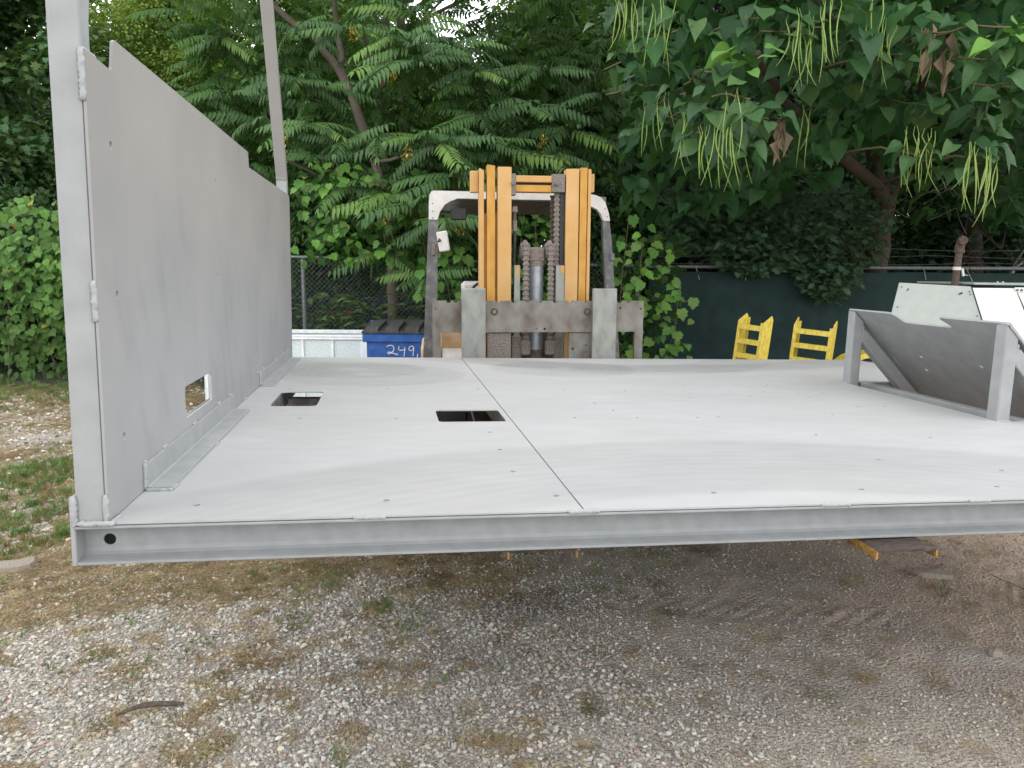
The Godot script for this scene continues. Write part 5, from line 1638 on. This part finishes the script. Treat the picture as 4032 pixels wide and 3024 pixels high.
func bushes_and_climbers() -> void:
	# the dark bush that leans over the green fence
	var star := [leaf_mesh(STAR, .12, .2, .05, .2), leaf_mesh(STAR, .2, .3, .05, .2)]
	var o := thing("overhanging_bush", "dark bush with lobed leaves spilling over the top of the green fence", "bush", yard(4.0, 0, 11.75))
	for k in [[3.0, 1.95, 11.1], [3.7, 1.62, 11.05], [4.5, 1.42, 11.0], [5.0, 1.8, 11.0], [4.1, 2.3, 11.2], [2.7, 2.3, 11.2]]:
		limb(o, "branch", [Vector3(rf(-.2, .2), .4, 0), at_yard(o, lerpf(4.0, k[0], .5), 2.0, 11.6), at_yard(o, k[0], k[1] + .35, k[2] + .1), at_yard(o, k[0], k[1], k[2])], .02, .005, M.bark_dark, 5)
	for j in 2:
		var list := []
		var cols := PackedColorArray()
		while list.size() < 1500:
			var x := rf(2.2, 5.4)
			var h := rf(1.22, 2.9)
			var low := 2.05 - .85 * exp(-pow((x - 4.55) / .55, 2.0)) - .45 * exp(-pow((x - 3.35) / .6, 2.0))
			if h < low: continue
			var d := 11.15 + rf(-.22, .12) if h < 1.8 else rf(10.9, 12.1)
			var a := rf(0, TAU)
			list.append(aim(at_yard(o, x, h, d), Vector3(cos(a), rf(-.7, .2), sin(a)), rf(.08, .145), Vector3(rf(-.4, .4), 1, rf(-.4, .4)) - yard_ahead * rf(.2, 1.2)))
			var k := rf(.7, 1.4)
			cols.append(Color(0.084 * k, 0.162 * k, 0.090 * k))
		copies(o, "foliage", star[j], M.leaf, list, cols)
	# climbers with bright lobed leaves: a curtain of single leaves before each
	var grape := [leaf_mesh(GRAPE, .12, .2, .06, .4), leaf_mesh(GRAPE, .22, .32, .08, .4), leaf_mesh(GRAPE, .04, .12, .05, .4)]
	climber("vine", "bright green vine hanging over the bare chain link fence, left of the lift truck", [-2.9, -.6, 1.75, 3.0, 10.1, 11.2], 170, 420, grape, [[-2.5, 3.0, -2.3, 2.0], [-1.9, 3.0, -1.5, 1.7], [-1.4, 2.9, -1.0, 1.3], [-.9, 2.7, -.8, 1.2]], 1.0)
	climber("vine", "green vine climbing the fence corner right of the lift truck", [1.25, 2.30, .45, 2.15, 10.0, 10.9], 130, 330, grape, [[1.4, .2, 1.5, 2.3], [1.8, .2, 1.7, 2.1], [2.1, .2, 2.2, 1.5]], .6)
	climber("vine", "green leaves seen through the opening of the lift truck's mast", [-.35, .75, .9, 2.7, 10.3, 11.1], 90, 350, grape, [[0.0, .3, .2, 2.6], [.4, .3, .3, 2.4]], .9)
	var h := thing("leafy_hedge", "bright green wall of lobed vine leaves at the left edge behind the corner post", "hedge", yard(-7.4, 0, 11.5))
	for k in 10:
		var x := rf(-9.5, -5.2)
		limb(h, "stem", [at_yard(h, x, 0, 11.5), at_yard(h, x + rf(-.3, .3), 1.2, 11.3), at_yard(h, x + rf(-.5, .5), 2.4, 11.4)], .02, .008, M.bark, 5)
	for j in 3:
		var list := []
		var cols := PackedColorArray()
		while list.size() < 1500:
			var x := rf(-10.5, -4.6)
			var t := rng.randf()
			var y := .1 + 2.3 * pow(t, .75) + (rf(0, .4) if t > .9 else 0.0)
			var thin := smoothstep(1.2, .4, y)
			if rng.randf() < thin * .4: continue
			var out := .35 * sqrt(maxf(0.0, 1.0 - pow((y - 1.7) / 1.1, 2.0))) if y > .7 else 0.0
			var d := 11.3 - out - .25 * gn1.get_noise_2d(x * 1.1, y * 1.3) + rf(0, .45)
			var dir := Vector3(rf(-.8, .8), rf(-1.1, -.2), rf(.1, .9))
			list.append(aim(at_yard(h, x, y + .3 * gn1.get_noise_2d(x, 3.0), d), dir, rf(.065, .135), Vector3(rf(-.7, .7), .8, rf(.2, 1.2))))
			var k := rf(.55, 1.25) * (1.0 if t > .35 else .8)
			cols.append(Color(0.15 * k, 0.30 * k, 0.072 * k) if rng.randf() < .988 else Color(.40, .32, .05))
		copies(h, "foliage", grape[j], M.leaf, list, cols)
	# weeds along the foot of the chain link fence
	var wd := thing("weed_patch", "tall green weeds growing at the foot of the bare chain link fence", "weeds", yard(-2.6, 0, 10.9))
	var list := []
	var cols := PackedColorArray()
	for i in 1500:
		var x := rf(-4.6, .4)
		var y := .05 + pow(rng.randf(), 1.3) * 1.25
		var a := rf(0, TAU)
		list.append(aim(at_yard(wd, x, y, rf(10.5, 12.3)), Vector3(cos(a), rf(-.4, .7), sin(a)), rf(.10, .2), Vector3(rf(-.5, .5), 1, rf(-.5, .5))))
		var k := rf(.7, 1.4)
		cols.append(Color(0.145 * k, 0.254 * k, 0.080 * k))
	copies(wd, "foliage", leaf_mesh(LANCE_WIDE, .15, .25, .05, .3), M.leaf, list, cols)


# box: x0, x1, y0, y1, d0, d1; a thing with `few` single leaves in front and a mass of `many` behind
func climber(called: String, label: String, b: Array, few: int, many: int, meshes: Array, stems: Array, bright: float) -> void:
	var o := thing(called, label, "vine", yard((b[0] + b[1]) / 2, 0, b[5]))
	for s in stems:
		limb(o, "stem", [at_yard(o, s[0], s[1], b[5] - .1), at_yard(o, (s[0] + s[2]) / 2 + rf(-.15, .15), (s[1] + s[3]) / 2, b[4] + .2), at_yard(o, s[2], s[3], b[4] + .1)], .008, .004, M.stem, 5)
	for i in few:
		var u := rng.randf()
		var s: Array = stems[rng.randi() % stems.size()]
		var x := lerpf(s[0], s[2], u) + rf(-.30, .30)
		var y := lerpf(s[1], s[3], u) + rf(-.22, .22)
		if rng.randf() < .35:
			x = rf(b[0], b[1])
			y = rf(b[2], b[3])
		var m: Material = M.vine[rng.randi() % 3] if rng.randf() < .75 * bright else M.ailanthus[3]
		part(o, "leaf", meshes[rng.randi() % 3], m, aim(at_yard(o, x, y, rf(b[4], b[4] + .5)), Vector3(rf(-.9, .9), rf(-1.0, -.1), rf(-.1, .9)), rf(.08, .155), Vector3(rf(-.3, .3), .9, .8)))
	var list := []
	var cols := PackedColorArray()
	for i in many:
		var k := rf(.6, 1.2) * bright
		list.append(aim(at_yard(o, rf(b[0], b[1]), rf(b[2], b[3]), rf(b[4] + .3, b[5])), Vector3(rf(-.9, .9), rf(-1.0, 0), rf(-.5, .9)), rf(.08, .14), Vector3(rf(-.4, .4), 1, .5)))
		cols.append(Color(0.090 * k, 0.217 * k, 0.052 * k))
	copies(o, "leaf_mass", meshes[0], M.leaf, list, cols)


func _ready() -> void:
	rng.seed = 20240
	var cam := Camera3D.new()
	cam.name = "camera"
	cam.fov = 53.156
	cam.near = 0.05
	cam.far = 400.0
	cam.transform = Transform3D(Basis(Vector3(.98777, .00483, .15583), Vector3(.01826, .98900, -.14652), Vector3(-.15482, .14757, .97689)).orthonormalized(), Vector3(.758, 1.671, 2.133))
	cam.current = true
	add_child(cam)
	var env := Environment.new()
	var sky := Sky.new()
	var sm := ProceduralSkyMaterial.new()
	sm.sky_top_color = Color(.93, .94, .955)
	sm.sky_horizon_color = Color(.93, .94, .95)
	sm.sky_curve = .2
	sm.ground_bottom_color = Color(.30, .28, .25)
	sm.ground_horizon_color = Color(.45, .44, .42)
	sm.sky_energy_multiplier = 1.75
	sm.sun_angle_max = 1.0
	sky.sky_material = sm
	env.background_mode = Environment.BG_SKY
	env.sky = sky
	env.ambient_light_source = Environment.AMBIENT_SOURCE_SKY
	env.tonemap_mode = Environment.TONE_MAPPER_LINEAR
	env.tonemap_exposure = 1.0
	env.sdfgi_enabled = true
	env.ssao_enabled = true
	env.ssil_enabled = true
	var we := WorldEnvironment.new()
	we.name = "world_environment"
	we.environment = env
	add_child(we)
	var sun := DirectionalLight3D.new()
	sun.name = "sun"
	sun.light_color = Color(1.0, .96, .90)
	sun.light_energy = .2
	sun.light_angular_distance = 28.0
	sun.shadow_enabled = true
	add_child(sun)
	sun.look_at_from_position(Vector3.ZERO, -Vector3(-.25, 1.0, .35))
	make_materials()
	ground()
	fences()
	wood()
	frond_trees()
	pod_tree()
	bushes_and_climbers()
	platform()
	lift_truck()
	dumpster()
	trough()
	trailer()
	compressor()
	strew()
	loose_things()
